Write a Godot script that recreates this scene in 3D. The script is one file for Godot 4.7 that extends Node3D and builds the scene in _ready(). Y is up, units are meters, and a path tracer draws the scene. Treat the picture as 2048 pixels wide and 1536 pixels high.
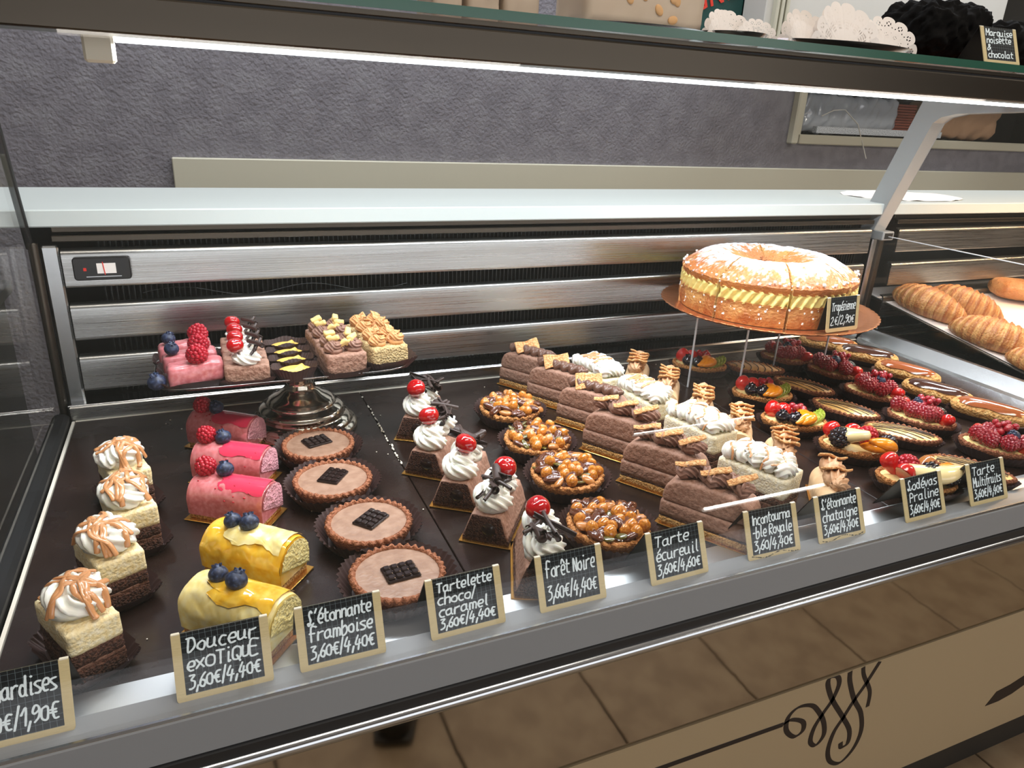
extends Node3D
# Refrigerated pastry counter. x runs along the counter, z towards the customer, y is up; the display deck lies DY above the floor.
const DY := 0.85
var M := {}
var cache := {}
var names := {}
var texs := {}
var rng := RandomNumberGenerator.new()
var nz := FastNoiseLite.new()


class MB:
	var v := PackedVector3Array()
	var uv := PackedVector2Array()
	var col := PackedColorArray()
	var idx := PackedInt32Array()
	var c := Color.WHITE
	var colored := false

	func put(p: Vector3, t := Vector2.ZERO) -> int:
		v.append(p)
		uv.append(t)
		col.append(c)
		return v.size() - 1

	func tri(a: int, b: int, d: int) -> void:
		idx.append(a)
		idx.append(b)
		idx.append(d)

	func quad(a: int, b: int, d: int, e: int) -> void:
		tri(a, b, d)
		tri(a, d, e)

	# turn the triangles added since `from` so that they face outwards
	func orient(from: int) -> void:
		var mid := Vector3.ZERO
		var n := 0
		for i in range(from, idx.size()):
			mid += v[idx[i]]
			n += 1
		if n == 0:
			return
		mid /= n
		var vol := 0.0
		for i in range(from, idx.size(), 3):
			vol += (v[idx[i]] - mid).dot((v[idx[i + 1]] - mid).cross(v[idx[i + 2]] - mid))
		if vol > 0.0:
			for i in range(from, idx.size(), 3):
				var k := idx[i]
				idx[i] = idx[i + 1]
				idx[i + 1] = k

	func grid(nu: int, nv: int, f: Callable, wu := false, wv := false, turn := true) -> void:
		var from := idx.size()
		var base := v.size()
		var cu := nu if wu else nu + 1
		var cv := nv if wv else nv + 1
		for j in cv:
			for i in cu:
				put(f.call(float(i) / nu, float(j) / nv), Vector2(float(i) / nu, float(j) / nv))
		for j in nv:
			for i in nu:
				var a := base + j * cu + i
				var b := base + j * cu + (i + 1) % cu
				var d := base + ((j + 1) % cv) * cu + (i + 1) % cu
				var e := base + ((j + 1) % cv) * cu + i
				quad(a, b, d, e)
		if turn:
			orient(from)

	func fan(ring: PackedVector3Array, mid: Vector3) -> void:
		var m := put(mid)
		var base := v.size()
		for p in ring:
			put(p)
		for i in ring.size():
			tri(m, base + i, base + (i + 1) % ring.size())

	# a box with its lower centre at p, edges chamfered by b
	func box(p: Vector3, s: Vector3, b := 0.0) -> void:
		var o := PackedVector2Array([Vector2(-s.x / 2 + b, -s.z / 2), Vector2(s.x / 2 - b, -s.z / 2), Vector2(s.x / 2, -s.z / 2 + b), Vector2(s.x / 2, s.z / 2 - b), Vector2(s.x / 2 - b, s.z / 2), Vector2(-s.x / 2 + b, s.z / 2), Vector2(-s.x / 2, s.z / 2 - b), Vector2(-s.x / 2, -s.z / 2 + b)]) if b > 0.0 else PackedVector2Array([Vector2(-s.x / 2, -s.z / 2), Vector2(s.x / 2, -s.z / 2), Vector2(s.x / 2, s.z / 2), Vector2(-s.x / 2, s.z / 2)])
		prism(o, s.y, Transform3D(Basis(), p), b)

	# a polygon in local x,z raised along local y; a chamfer b on the rims; curved runs stay smooth
	func prism(o: PackedVector2Array, h: float, t := Transform3D.IDENTITY, b := 0.0, smooth := 40.0) -> void:
		var from := idx.size()
		var n := o.size()
		var mid := Vector2.ZERO
		for p in o:
			mid += p
		mid /= n
		var ins := PackedVector2Array()
		for i in n:
			var e0 := (o[i] - o[(i + n - 1) % n]).normalized()
			var e1 := (o[(i + 1) % n] - o[i]).normalized()
			var nn := (Vector2(e0.y, -e0.x) + Vector2(e1.y, -e1.x)).normalized()
			if nn.dot(o[i] - mid) < 0.0:
				nn = -nn
			ins.append(o[i] - nn * b)
		var rows := [[o, b], [o, h - b]] if b > 0.0 else [[o, 0.0], [o, h]]
		var strips := [[rows[0], rows[1]]]
		if b > 0.0:
			strips.append([[ins, 0.0], [o, b]])
			strips.append([[o, h - b], [ins, h]])
		for s in strips:
			var last := [-1, -1]
			for i in n + 1:
				var k := i % n
				var e0 := (o[k] - o[(k + n - 1) % n]).normalized()
				var e1 := (o[(k + 1) % n] - o[k]).normalized()
				var cur := [put(t * Vector3(s[0][0][k].x, s[0][1], s[0][0][k].y)), put(t * Vector3(s[1][0][k].x, s[1][1], s[1][0][k].y))]
				if i > 0:
					quad(last[0], cur[0], cur[1], last[1])
				if absf(rad_to_deg(e0.angle_to(e1))) > smooth:
					cur = [put(v[cur[0]]), put(v[cur[1]])]
				last = cur
		var cap := ins if b > 0.0 else o
		var tr := Geometry2D.triangulate_polygon(cap)
		for y in [0.0, h]:
			var base := v.size()
			for p in cap:
				put(t * Vector3(p.x, y, p.y), Vector2(p.x, p.y))
			for i in range(0, tr.size(), 3):
				if y == 0.0:
					tri(base + tr[i], base + tr[i + 2], base + tr[i + 1])
				else:
					tri(base + tr[i], base + tr[i + 1], base + tr[i + 2])
		# caps and sides agree for a clockwise outline only: sort each group out against the whole
		fix(from)

	# face every triangle away from the axis-wise middle of a convex-ish solid
	func fix(from: int) -> void:
		var mid := Vector3.ZERO
		var n := 0
		for i in range(from, idx.size()):
			mid += v[idx[i]]
			n += 1
		mid /= maxi(n, 1)
		for i in range(from, idx.size(), 3):
			var a := v[idx[i]]
			var q := (v[idx[i + 1]] - a).cross(v[idx[i + 2]] - a)
			if q.dot((a + v[idx[i + 1]] + v[idx[i + 2]]) / 3.0 - mid) > 0.0:
				var k := idx[i]
				idx[i] = idx[i + 1]
				idx[i + 1] = k

	func ball(p: Vector3, r: Vector3, nu := 16, nv := 10, t := Basis()) -> void:
		var f := func(u: float, w: float): return p + t * Vector3(r.x * cos(u * TAU) * sin(w * PI), r.y * cos(w * PI), r.z * sin(u * TAU) * sin(w * PI))
		grid(nu, nv, f, true)

	func lathe(pr: PackedVector2Array, n := 32, at := Vector3.ZERO, close := false) -> void:
		var f := func(u: float, w: float):
			var q := pr[mini(int(round(w * (pr.size() - 1))), pr.size() - 1)]
			return at + Vector3(q.x * cos(u * TAU), q.y, q.x * sin(u * TAU))
		grid(n, pr.size() - 1, f, true)

	# sweep a round or star-shaped section along a path; rad holds one radius or one for each point
	func tube(path: PackedVector3Array, rad, sides := 10, lobes := 0, deep := 0.0, twist := 0.0, ends := true, flat := 1.0) -> void:
		var n := path.size()
		var from := idx.size()
		var tan0 := (path[1] - path[0]).normalized()
		var nor := tan0.cross(Vector3.UP)
		if nor.length() < 0.1:
			nor = tan0.cross(Vector3.RIGHT)
		nor = nor.normalized()
		var rings := []
		var way := 0.0
		for i in n:
			var tg := (path[mini(i + 1, n - 1)] - path[maxi(i - 1, 0)]).normalized()
			nor = (nor - tg * nor.dot(tg)).normalized()
			var bi := tg.cross(nor)
			if i > 0:
				way += path[i].distance_to(path[i - 1])
			var r: float = rad[i] if rad is PackedFloat32Array else rad
			var ring := PackedVector3Array()
			for k in sides:
				var a := TAU * k / sides
				var q := r * (1.0 - deep * (0.5 - 0.5 * cos(lobes * a))) if lobes > 0 else r
				var b := a + twist * way
				ring.append(path[i] + (nor * cos(b) + bi * sin(b) * flat) * q)
			rings.append(ring)
		var base := v.size()
		for ring in rings:
			for p in ring:
				put(p)
		for i in n - 1:
			for k in sides:
				quad(base + i * sides + k, base + i * sides + (k + 1) % sides, base + (i + 1) * sides + (k + 1) % sides, base + (i + 1) * sides + k)
		if ends:
			for e in [0, n - 1]:
				var m := put(path[e] + (path[0] - path[1] if e == 0 else path[n - 1] - path[n - 2]).normalized() * (rad[e] if rad is PackedFloat32Array else rad) * 0.35)
				for k in sides:
					if e == 0:
						tri(m, base + (k + 1) % sides, base + k)
					else:
						tri(m, base + e * sides + k, base + e * sides + (k + 1) % sides)
		orient(from)

	# sweep a flat section (a closed outline in the plane across the path) along a straight or bent path
	func sweep(path: PackedVector3Array, sec: PackedVector2Array, up := Vector3.UP) -> void:
		var n := path.size()
		var k := sec.size()
		var from := idx.size()
		var base := v.size()
		for i in n:
			var tg := (path[mini(i + 1, n - 1)] - path[maxi(i - 1, 0)]).normalized()
			var side := tg.cross(up).normalized()
			var high := side.cross(tg)
			for q in sec:
				put(path[i] + side * q.x + high * q.y)
		for i in n - 1:
			for j in k:
				quad(base + i * k + j, base + i * k + (j + 1) % k, base + (i + 1) * k + (j + 1) % k, base + (i + 1) * k + j)
		var tr := Geometry2D.triangulate_polygon(sec)
		for e in [0, n - 1]:
			var b2 := v.size()
			for j in k:
				put(v[base + e * k + j])
			for j in range(0, tr.size(), 3):
				if e == 0:
					tri(b2 + tr[j], b2 + tr[j + 2], b2 + tr[j + 1])
				else:
					tri(b2 + tr[j], b2 + tr[j + 1], b2 + tr[j + 2])
		orient(from)

	# a block with rounded edges and an uneven, cut or baked surface; lower centre at p
	func crumb(p: Vector3, s: Vector3, r: float, amp: float, freq: float, noise: FastNoiseLite, n := 10, shape = null, seed_at := Vector3.ZERO) -> void:
		var from := idx.size()
		var h := s / 2.0
		var inner := Vector3(maxf(h.x - r, 0.0), maxf(h.y - r, 0.0), maxf(h.z - r, 0.0))
		var big := maxf(s.x, maxf(s.y, s.z))
		for face in 6:
			var ax := face / 2
			var sg := 1.0 if face % 2 == 0 else -1.0
			var nu := maxi(3, int(n * s[(ax + 1) % 3] / big))
			var nv := maxi(3, int(n * s[(ax + 2) % 3] / big))
			var base := v.size()
			for j in nv + 1:
				for i in nu + 1:
					var q := Vector3.ZERO
					q[ax] = sg * h[ax]
					q[(ax + 1) % 3] = (2.0 * i / nu - 1.0) * h[(ax + 1) % 3]
					q[(ax + 2) % 3] = (2.0 * j / nv - 1.0) * h[(ax + 2) % 3]
					var iq := q.clamp(-inner, inner)
					var dir := (q - iq).normalized()
					var w := iq + dir * r
					w += dir * amp * noise.get_noise_3dv((w + seed_at) * freq)
					w.y += h.y
					if shape != null:
						w = shape.call(w)
					put(p + w)
			for j in nv:
				for i in nu:
					var a := base + j * (nu + 1) + i
					if sg > 0:
						quad(a, a + nu + 1, a + nu + 2, a + 1)
					else:
						quad(a, a + 1, a + nu + 2, a + nu + 1)

	func mesh(weld := false) -> ArrayMesh:
		var n := PackedVector3Array()
		n.resize(v.size())
		var at := {}
		var rep := PackedInt32Array()
		rep.resize(v.size())
		for i in v.size():
			if weld:
				var key := Vector3i((v[i] * 40000.0).round())
				rep[i] = at.get_or_add(key, i)
			else:
				rep[i] = i
		for i in range(0, idx.size(), 3):
			var a := v[idx[i]]
			var f := (v[idx[i + 2]] - a).cross(v[idx[i + 1]] - a)
			for k in 3:
				n[rep[idx[i + k]]] += f
		for i in n.size():
			if rep[i] == i:
				n[i] = n[i].normalized() if n[i].length_squared() > 0.0 else Vector3.UP
		if weld:
			for i in n.size():
				n[i] = n[rep[i]]
		var a := []
		a.resize(Mesh.ARRAY_MAX)
		a[Mesh.ARRAY_VERTEX] = v
		a[Mesh.ARRAY_NORMAL] = n
		a[Mesh.ARRAY_TEX_UV] = uv
		if colored:
			a[Mesh.ARRAY_COLOR] = col
		a[Mesh.ARRAY_INDEX] = idx
		var m := ArrayMesh.new()
		m.add_surface_from_arrays(Mesh.PRIMITIVE_TRIANGLES, a)
		return m


# ---- naming and placing -------------------------------------------------------------------------
func numbered(called: String) -> String:
	var k: int = names.get(called, -1) + 1
	names[called] = k
	return called if k == 0 else "%s_%03d" % [called, k]


func thing(called: String, label: String, category: String, x: float, y: float, z: float, turn := 0.0, group := "") -> Node3D:
	var o := Node3D.new()
	o.name = numbered(called)
	add_child(o)
	o.position = Vector3(x, DY + y, z)
	o.rotation.y = turn
	o.set_meta("label", label)
	o.set_meta("category", category)
	if group != "":
		o.set_meta("group", group)
	return o


func part(called: String, m: Mesh, material: Material, parent: Node, at := Vector3.ZERO, basis := Basis()) -> MeshInstance3D:
	var o := MeshInstance3D.new()
	o.name = called
	o.mesh = m
	o.material_override = material
	o.transform = Transform3D(basis, at)
	parent.add_child(o, true)
	return o


func solo(called: String, m: Mesh, material: Material, label: String, category: String, x: float, y: float, z: float, basis := Basis(), group := "") -> MeshInstance3D:
	var o := part(numbered(called), m, material, self, Vector3(x, DY + y, z), basis)
	o.set_meta("label", label)
	o.set_meta("category", category)
	if group != "":
		o.set_meta("group", group)
	return o


func struct(called: String, m: Mesh, material: Material, at := Vector3.ZERO) -> MeshInstance3D:
	var o := part(called, m, material, self, Vector3(at.x, DY + at.y, at.z))
	o.set_meta("kind", "structure")
	return o


# mesh kept under a key, so that alike pieces share it
func kept(key: String, f: Callable) -> Mesh:
	if not cache.has(key):
		cache[key] = f.call()
	return cache[key]


func boxm(s: Vector3, b := 0.0, p := Vector3.ZERO) -> ArrayMesh:
	var m := MB.new()
	m.box(p, s, b)
	return m.mesh()


func turn_of(dx: float, dz: float) -> float:
	return atan2(-dz, dx)


# ---- materials ----------------------------------------------------------------------------------
func ntex(freq: float, cols: Array, octaves := 4, kind := FastNoiseLite.TYPE_SIMPLEX_SMOOTH, side := 256, sd := 1) -> NoiseTexture2D:
	var key := str([freq, cols, octaves, kind, side, sd])
	if texs.has(key):
		return texs[key]
	var n := FastNoiseLite.new()
	n.noise_type = kind
	n.frequency = freq
	n.fractal_octaves = octaves
	n.seed = sd
	var t := NoiseTexture2D.new()
	t.width = side
	t.height = side
	t.seamless = true
	t.noise = n
	var g := Gradient.new()
	var offs := PackedFloat32Array()
	var cc := PackedColorArray()
	for i in cols.size():
		offs.append(0.18 + 0.64 * i / (cols.size() - 1))
		cc.append(cols[i])
	g.offsets = offs
	g.colors = cc
	t.color_ramp = g
	texs[key] = t
	return t


func mat(called: String, color: Color, rough := 0.6, o := {}) -> StandardMaterial3D:
	var m := StandardMaterial3D.new()
	m.resource_name = called
	m.albedo_color = color
	m.roughness = rough
	m.metallic = o.get("metal", 0.0)
	m.metallic_specular = o.get("spec", 0.5)
	if o.has("scale"):
		m.uv1_triplanar = true
		m.uv1_world_triplanar = o.get("world", false)
		m.uv1_scale = o.scale if o.scale is Vector3 else Vector3.ONE * float(o.scale)
	if o.has("cols"):
		m.albedo_color = Color.WHITE
		m.albedo_texture = ntex(o.get("freq", 0.03), o.cols, 4, FastNoiseLite.TYPE_SIMPLEX_SMOOTH, o.get("side", 256), o.get("seed", 1))
	if o.has("bump"):
		m.heightmap_enabled = true
		m.heightmap_texture = ntex(o.get("bfreq", 0.05), [Color.BLACK, Color.WHITE], 4, FastNoiseLite.TYPE_SIMPLEX_SMOOTH, o.get("side", 256), 5)
		m.heightmap_scale = o.bump
	if o.has("rcols"):
		m.roughness_texture = ntex(o.get("rfreq", 0.02), o.rcols, 4, FastNoiseLite.TYPE_SIMPLEX_SMOOTH, 256, 9)
		m.roughness = 1.0
	if o.has("coat"):
		m.clearcoat_enabled = true
		m.clearcoat = o.coat
		m.clearcoat_roughness = o.get("coat_rough", 0.08)
	if o.has("sss"):
		m.subsurf_scatter_enabled = true
		m.subsurf_scatter_strength = o.sss
	if o.get("vc", false):
		m.vertex_color_use_as_albedo = true
	if o.has("alpha"):
		m.transparency = BaseMaterial3D.TRANSPARENCY_ALPHA
		m.albedo_color.a = o.alpha
	if o.has("glow"):
		m.emission_enabled = true
		m.emission = o.get("glow_color", color)
		m.emission_energy_multiplier = o.glow
	if o.has("back"):
		m.backlight_enabled = true
		m.backlight = o.back
	M[called] = m
	return m


func rgb(r: int, g: int, b: int) -> Color:
	return Color8(r, g, b)


func _ready() -> void:
	# camera
	var cam := Camera3D.new()
	cam.name = "camera"
	add_child(cam)
	cam.transform = Transform3D(Basis(Vector3(0.9185467, 0.0476211, 0.3924337), Vector3(0.1014309, 0.9310918, -0.3503996), Vector3(-0.3820782, 0.3616633, 0.850421)), Vector3(0.15940, DY + 0.38, 0.92484))
	cam.fov = 56.53
	cam.near = 0.02
	cam.current = true
	# surroundings and exposure: an indoor room, nothing outside
	var env := Environment.new()
	env.background_mode = Environment.BG_COLOR
	env.background_color = Color(0, 0, 0)
	env.tonemap_mode = Environment.TONE_MAPPER_LINEAR
	env.tonemap_exposure = 1.7
	env.sdfgi_enabled = true
	env.ssao_enabled = true
	env.ssil_enabled = true
	var we := WorldEnvironment.new()
	we.name = "environment"
	we.environment = env
	add_child(we)
	# the cold tube under the front beam, the warm tube of the next bay, the lamps of the shop's ceiling
	area_light("case_tube_light", Vector3(0.69, 0.4112, 0.232), Vector2(1.15, 0.0045), 0.33, Color(0.95, 0.98, 1.0))
	area_light("warm_tube_light", Vector3(1.86, 0.4112, 0.232), Vector2(0.9, 0.0045), 0.30, Color(1.0, 0.83, 0.64))
	area_light("ceiling_panel_light", Vector3(0.5, 1.735, 0.95), Vector2(1.2, 0.3), 0.8, Color(1.0, 0.96, 0.91))
	area_light("ceiling_panel_light", Vector3(2.6, 1.735, 0.95), Vector2(1.2, 0.3), 0.6, Color(1.0, 0.96, 0.91))
	area_light("ceiling_panel_light", Vector3(0.4, 1.735, -0.55), Vector2(1.2, 0.3), 1.15, Color(0.93, 0.96, 1.0))
	area_light("ceiling_panel_light", Vector3(2.4, 1.735, -0.55), Vector2(1.2, 0.3), 1.15, Color(0.93, 0.96, 1.0))

	# wall lamps, then an added unseen window behind the customer to brighten the counter front
	area_light("wall_lamp_light", Vector3(3.07, 1.019, 3.235), Vector2(0.9, 0.018), 0.15, Color(1.0, 0.98, 0.94), 0.0)
	area_light("wall_lamp_light", Vector3(2.85, 1.5545, 3.235), Vector2(0.9, 0.009), 0.07, Color(1.0, 0.98, 0.94), 0.0)
	area_light("added_window_light", Vector3(1.3, 0.15, 3.2), Vector2(4.6, 1.4), 1.3, Color(0.97, 0.98, 1.0), 0.0)

	rng.seed = 7
	nz.noise_type = FastNoiseLite.TYPE_SIMPLEX_SMOOTH
	nz.frequency = 1.0
	nz.fractal_octaves = 3
	materials()
	room()
	counter()
	back_wall_things()
	top_shelf_things()
	tags()
	pastries()
	small_stand()
	big_cake()
	warm_bay()
	odds()


func area_light(called: String, at: Vector3, size: Vector2, energy: float, color: Color, down := -90.0) -> void:
	var l := AreaLight3D.new()
	l.name = called
	add_child(l, true)
	l.position = at + Vector3(0, DY, 0)
	l.rotation_degrees.x = down
	l.area_size = size
	l.area_normalize_energy = true
	l.light_energy = energy
	l.light_color = color
	l.area_range = 12.0
	l.area_attenuation = 2.0
	l.shadow_enabled = true


func materials() -> void:
	# shop
	mat("wall_paint", rgb(128, 121, 126), 0.75, {"scale": 2.2, "world": true, "cols": [rgb(112, 110, 118), rgb(121, 119, 127), rgb(127, 126, 133)], "freq": 0.012, "bump": 0.12, "bfreq": 0.07, "side": 512})
	mat("cream_paint", rgb(196, 194, 176), 0.5)
	mat("white_paint", rgb(205, 204, 198), 0.6)
	mat("front_wall_paint", rgb(150, 130, 110), 0.7)
	mat("ceiling_paint", rgb(205, 202, 196), 0.8)
	mat("tile", rgb(150, 128, 100), 0.5, {"scale": 2.0, "world": true, "cols": [rgb(138, 117, 92), rgb(150, 129, 103), rgb(157, 137, 110)], "freq": 0.02})
	mat("grout", rgb(52, 44, 36), 0.9)
	mat("panel_cream", rgb(178, 157, 123), 0.45)
	mat("scroll_black", rgb(34, 24, 20), 0.5)
	mat("plinth", rgb(40, 38, 34), 0.5)
	# counter
	mat("brushed_steel", rgb(166, 167, 165), 0.26, {"metal": 1.0, "scale": Vector3(0.7, 60, 60), "world": true, "bump": 0.0035, "bfreq": 0.03, "rcols": [Color(0.24, 0.24, 0.24), Color(0.36, 0.36, 0.36)]})
	mat("sill_steel", rgb(212, 216, 218), 0.44, {"metal": 1.0})
	mat("plain_steel", rgb(186, 189, 190), 0.27, {"metal": 1.0})
	mat("steel_trim", rgb(186, 189, 192), 0.18, {"metal": 1.0})
	mat("dark_steel", rgb(80, 74, 66), 0.36, {"metal": 1.0})
	mat("mirror_steel", rgb(206, 200, 190), 0.06, {"metal": 1.0, "scale": 1.3, "world": true, "bump": 0.03, "bfreq": 0.009})
	mat("grey_lacquer", rgb(130, 133, 136), 0.35)
	mat("arm_grey", rgb(160, 163, 163), 0.4, {"metal": 0.35})
	mat("black_gap", rgb(10, 10, 11), 0.8)
	mat("black_rubber", rgb(14, 14, 15), 0.5)
	mat("fin", rgb(52, 54, 54), 0.5, {"metal": 0.6})
	mat("laminate", rgb(44, 30, 25), 0.2, {"scale": 3.0, "world": true, "cols": [rgb(32, 21, 17), rgb(36, 24, 20), rgb(40, 28, 23)], "freq": 0.01, "rcols": [Color(0.2, 0.2, 0.2), Color(0.3, 0.3, 0.3)], "spec": 0.5})
	mat("edge_strip", rgb(228, 222, 208), 0.5)
	mat("white_board", rgb(196, 205, 203), 0.32)
	mat("glass", Color(0.9, 0.97, 0.94), 0.0, {"alpha": 0.004, "spec": 0.3})
	mat("glass_edge", rgb(34, 82, 66), 0.25, {"spec": 0.6})
	mat("acrylic", Color(0.96, 0.98, 1.0), 0.02, {"alpha": 0.04})
	mat("acrylic_edge", rgb(196, 200, 204), 0.15)
	mat("lamp_cold", Color(0.95, 0.98, 1.0), 0.4, {"glow": 6.0})
	mat("lamp_warm", Color(1.0, 0.75, 0.5), 0.4, {"glow": 5.0})
	mat("lamp_wall", Color(1.0, 0.98, 0.94), 0.4, {"glow": 4.0})
	mat("cut_almond", rgb(206, 160, 108), 0.5)
	mat("lamp_ceiling", Color(1.0, 0.96, 0.9), 0.4, {"glow": 2.2})
	mat("plastic_cream", rgb(226, 218, 196), 0.4)
	mat("black_plastic", rgb(16, 16, 17), 0.3)
	mat("silver", rgb(200, 192, 178), 0.12, {"metal": 1.0})
	mat("gold_card", rgb(214, 160, 78), 0.22, {"metal": 0.85})
	mat("bronze_card", rgb(206, 132, 84), 0.2, {"metal": 0.8})
	mat("paper_cup", rgb(66, 48, 46), 0.5, {"spec": 0.5})
	mat("white_paper", rgb(236, 230, 224), 0.7)
	# food
	mat("cream_white", rgb(246, 243, 232), 0.42, {"sss": 0.12})
	mat("mousse_ivory", rgb(240, 226, 176), 0.6, {"scale": 24.0, "cols": [rgb(238, 214, 154), rgb(247, 230, 182), rgb(251, 240, 208)], "freq": 0.03, "bump": 0.05, "bfreq": 0.05})
	mat("mousse_white", rgb(240, 232, 202), 0.6, {"scale": 24.0, "cols": [rgb(240, 226, 184), rgb(247, 238, 208), rgb(251, 246, 226)], "freq": 0.03, "bump": 0.05, "bfreq": 0.05})
	mat("caramel_sauce", rgb(206, 146, 96), 0.25, {"coat": 0.5})
	mat("choc_sponge", rgb(84, 50, 36), 0.8, {"scale": 24.0, "cols": [rgb(58, 32, 23), rgb(92, 56, 41), rgb(120, 78, 58)], "freq": 0.05, "bump": 0.3, "bfreq": 0.07})
	mat("choc_cream", rgb(122, 84, 66), 0.55, {"scale": 24.0, "cols": [rgb(104, 68, 52), rgb(126, 88, 70)], "freq": 0.03, "bump": 0.1})
	mat("berry_mousse", rgb(226, 128, 140), 0.3, {"scale": 18.0, "cols": [rgb(206, 108, 112), rgb(218, 126, 130), rgb(228, 148, 152)], "freq": 0.03, "coat": 0.5, "coat_rough": 0.12})
	mat("berry_cut", rgb(226, 160, 172), 0.7, {"scale": 24.0, "cols": [rgb(220, 150, 164), rgb(236, 178, 188)], "freq": 0.05, "bump": 0.1})
	mat("berry_jelly", rgb(222, 62, 92), 0.12, {"coat": 0.8})
	mat("berry_fleck", rgb(196, 24, 48), 0.3)
	mat("lemon_glaze", rgb(244, 190, 44), 0.14, {"scale": 16.0, "cols": [rgb(236, 172, 26), rgb(246, 196, 58), rgb(250, 212, 96)], "freq": 0.02, "coat": 0.8})
	mat("lemon_cream", rgb(246, 222, 138), 0.3, {"scale": 16.0, "cols": [rgb(244, 218, 124), rgb(249, 232, 158), rgb(252, 241, 190)], "freq": 0.02, "coat": 0.5})
	mat("lemon_cut", rgb(238, 224, 158), 0.7, {"scale": 24.0, "cols": [rgb(240, 218, 136), rgb(250, 238, 178)], "freq": 0.05, "bump": 0.1})
	mat("sponge_gold", rgb(214, 158, 88), 0.7, {"scale": 24.0, "cols": [rgb(190, 128, 62), rgb(218, 164, 94), rgb(234, 190, 124)], "freq": 0.06, "bump": 0.25})
	mat("raspberry", rgb(172, 16, 38), 0.3)
	mat("raspberry_glazed", rgb(150, 8, 28), 0.1, {"coat": 1.0, "coat_rough": 0.04})
	mat("blueberry", rgb(34, 42, 66), 0.45, {"scale": 60.0, "cols": [rgb(20, 24, 40), rgb(38, 48, 76), rgb(74, 90, 124)], "freq": 0.02})
	mat("blackberry", rgb(22, 14, 24), 0.12, {"coat": 0.9})
	mat("cherry", rgb(178, 6, 12), 0.05, {"coat": 1.0, "coat_rough": 0.03})
	mat("currant", rgb(162, 8, 28), 0.05, {"coat": 1.0, "coat_rough": 0.03})
	mat("dark_choc", rgb(38, 26, 24), 0.2)
	mat("curl_choc", rgb(66, 52, 48), 0.4)
	mat("tart_fill", rgb(140, 100, 80), 0.4, {"scale": 14.0, "cols": [rgb(146, 113, 93), rgb(156, 123, 102), rgb(164, 132, 111)], "freq": 0.02, "bump": 0.02})
	mat("crust_brown", rgb(158, 96, 62), 0.7, {"scale": 24.0, "cols": [rgb(132, 76, 48), rgb(160, 98, 64), rgb(184, 122, 84)], "freq": 0.05, "bump": 0.2})
	mat("crust_gold", rgb(204, 138, 74), 0.65, {"scale": 24.0, "cols": [rgb(170, 100, 48), rgb(206, 140, 76), rgb(226, 170, 104)], "freq": 0.05, "bump": 0.2})
	mat("nut_caramel", rgb(122, 72, 32), 0.1, {"coat": 1.0, "coat_rough": 0.05, "scale": 24.0, "cols": [rgb(78, 40, 16), rgb(112, 64, 28), rgb(150, 94, 46)], "freq": 0.03})
	mat("hazelnut", rgb(204, 128, 48), 0.14, {"coat": 1.0, "coat_rough": 0.05, "scale": 50.0, "cols": [rgb(160, 84, 18), rgb(204, 126, 36), rgb(226, 156, 64)], "freq": 0.03})
	mat("almond", rgb(182, 118, 58), 0.2, {"coat": 0.9})
	mat("brown_nut", rgb(92, 46, 20), 0.14, {"coat": 1.0})
	mat("pumpkin_seed", rgb(92, 82, 28), 0.2, {"coat": 0.9})
	mat("royale_mousse", rgb(142, 104, 84), 0.62, {"scale": 20.0, "cols": [rgb(150, 110, 90), rgb(164, 124, 104), rgb(174, 136, 116)], "freq": 0.03, "bump": 0.07, "bfreq": 0.035})
	mat("royale_cream", rgb(126, 88, 72), 0.5, {"scale": 24.0, "cols": [rgb(126, 88, 72), rgb(146, 106, 88), rgb(160, 122, 104)], "freq": 0.03})
	mat("ganache", rgb(104, 72, 58), 0.25)
	mat("wafer", rgb(206, 146, 88), 0.7, {"scale": 30.0, "cols": [rgb(196, 126, 68), rgb(222, 166, 106), rgb(238, 196, 144)], "freq": 0.03, "bump": 0.08})
	mat("chestnut_skin", rgb(236, 200, 156), 0.5, {"scale": 18.0, "cols": [rgb(228, 190, 144), rgb(240, 208, 166)], "freq": 0.02})
	mat("chestnut_cream", rgb(214, 164, 122), 0.5, {"scale": 20.0, "cols": [rgb(200, 146, 104), rgb(216, 168, 126), rgb(228, 186, 148)], "freq": 0.03})
	mat("custard", rgb(246, 222, 150), 0.45)
	mat("kiwi", rgb(136, 152, 44), 0.12, {"coat": 0.9, "scale": 40.0, "cols": [rgb(104, 122, 26), rgb(142, 158, 50), rgb(182, 190, 96)], "freq": 0.04})
	mat("orange_fruit", rgb(246, 150, 20), 0.12, {"coat": 0.9, "scale": 30.0, "cols": [rgb(238, 132, 8), rgb(250, 166, 40)], "freq": 0.03})
	mat("pear", rgb(244, 222, 164), 0.16, {"coat": 0.8})
	mat("strawberry", rgb(222, 34, 26), 0.14, {"coat": 0.9, "scale": 40.0, "cols": [rgb(188, 12, 12), rgb(216, 36, 26)], "freq": 0.05})
	mat("fig", rgb(176, 110, 50), 0.15, {"coat": 0.8})
	mat("praline", rgb(226, 184, 116), 0.3, {"coat": 0.4, "scale": 16.0, "cols": [rgb(214, 168, 98), rgb(230, 190, 122)], "freq": 0.02})
	mat("choux", rgb(220, 164, 92), 0.6, {"scale": 18.0, "cols": [rgb(182, 116, 54), rgb(222, 168, 96), rgb(238, 196, 130)], "freq": 0.03, "bump": 0.2})
	mat("eclair_choc", rgb(66, 38, 28), 0.1, {"coat": 0.9})
	mat("eclair_caramel", rgb(150, 80, 40), 0.12, {"coat": 0.9})
	mat("pastry_cream", rgb(244, 222, 140), 0.45, {"sss": 0.1})
	mat("brioche", Color.WHITE, 0.5, {"vc": true, "scale": 16.0, "bump": 0.12, "bfreq": 0.05})
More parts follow.
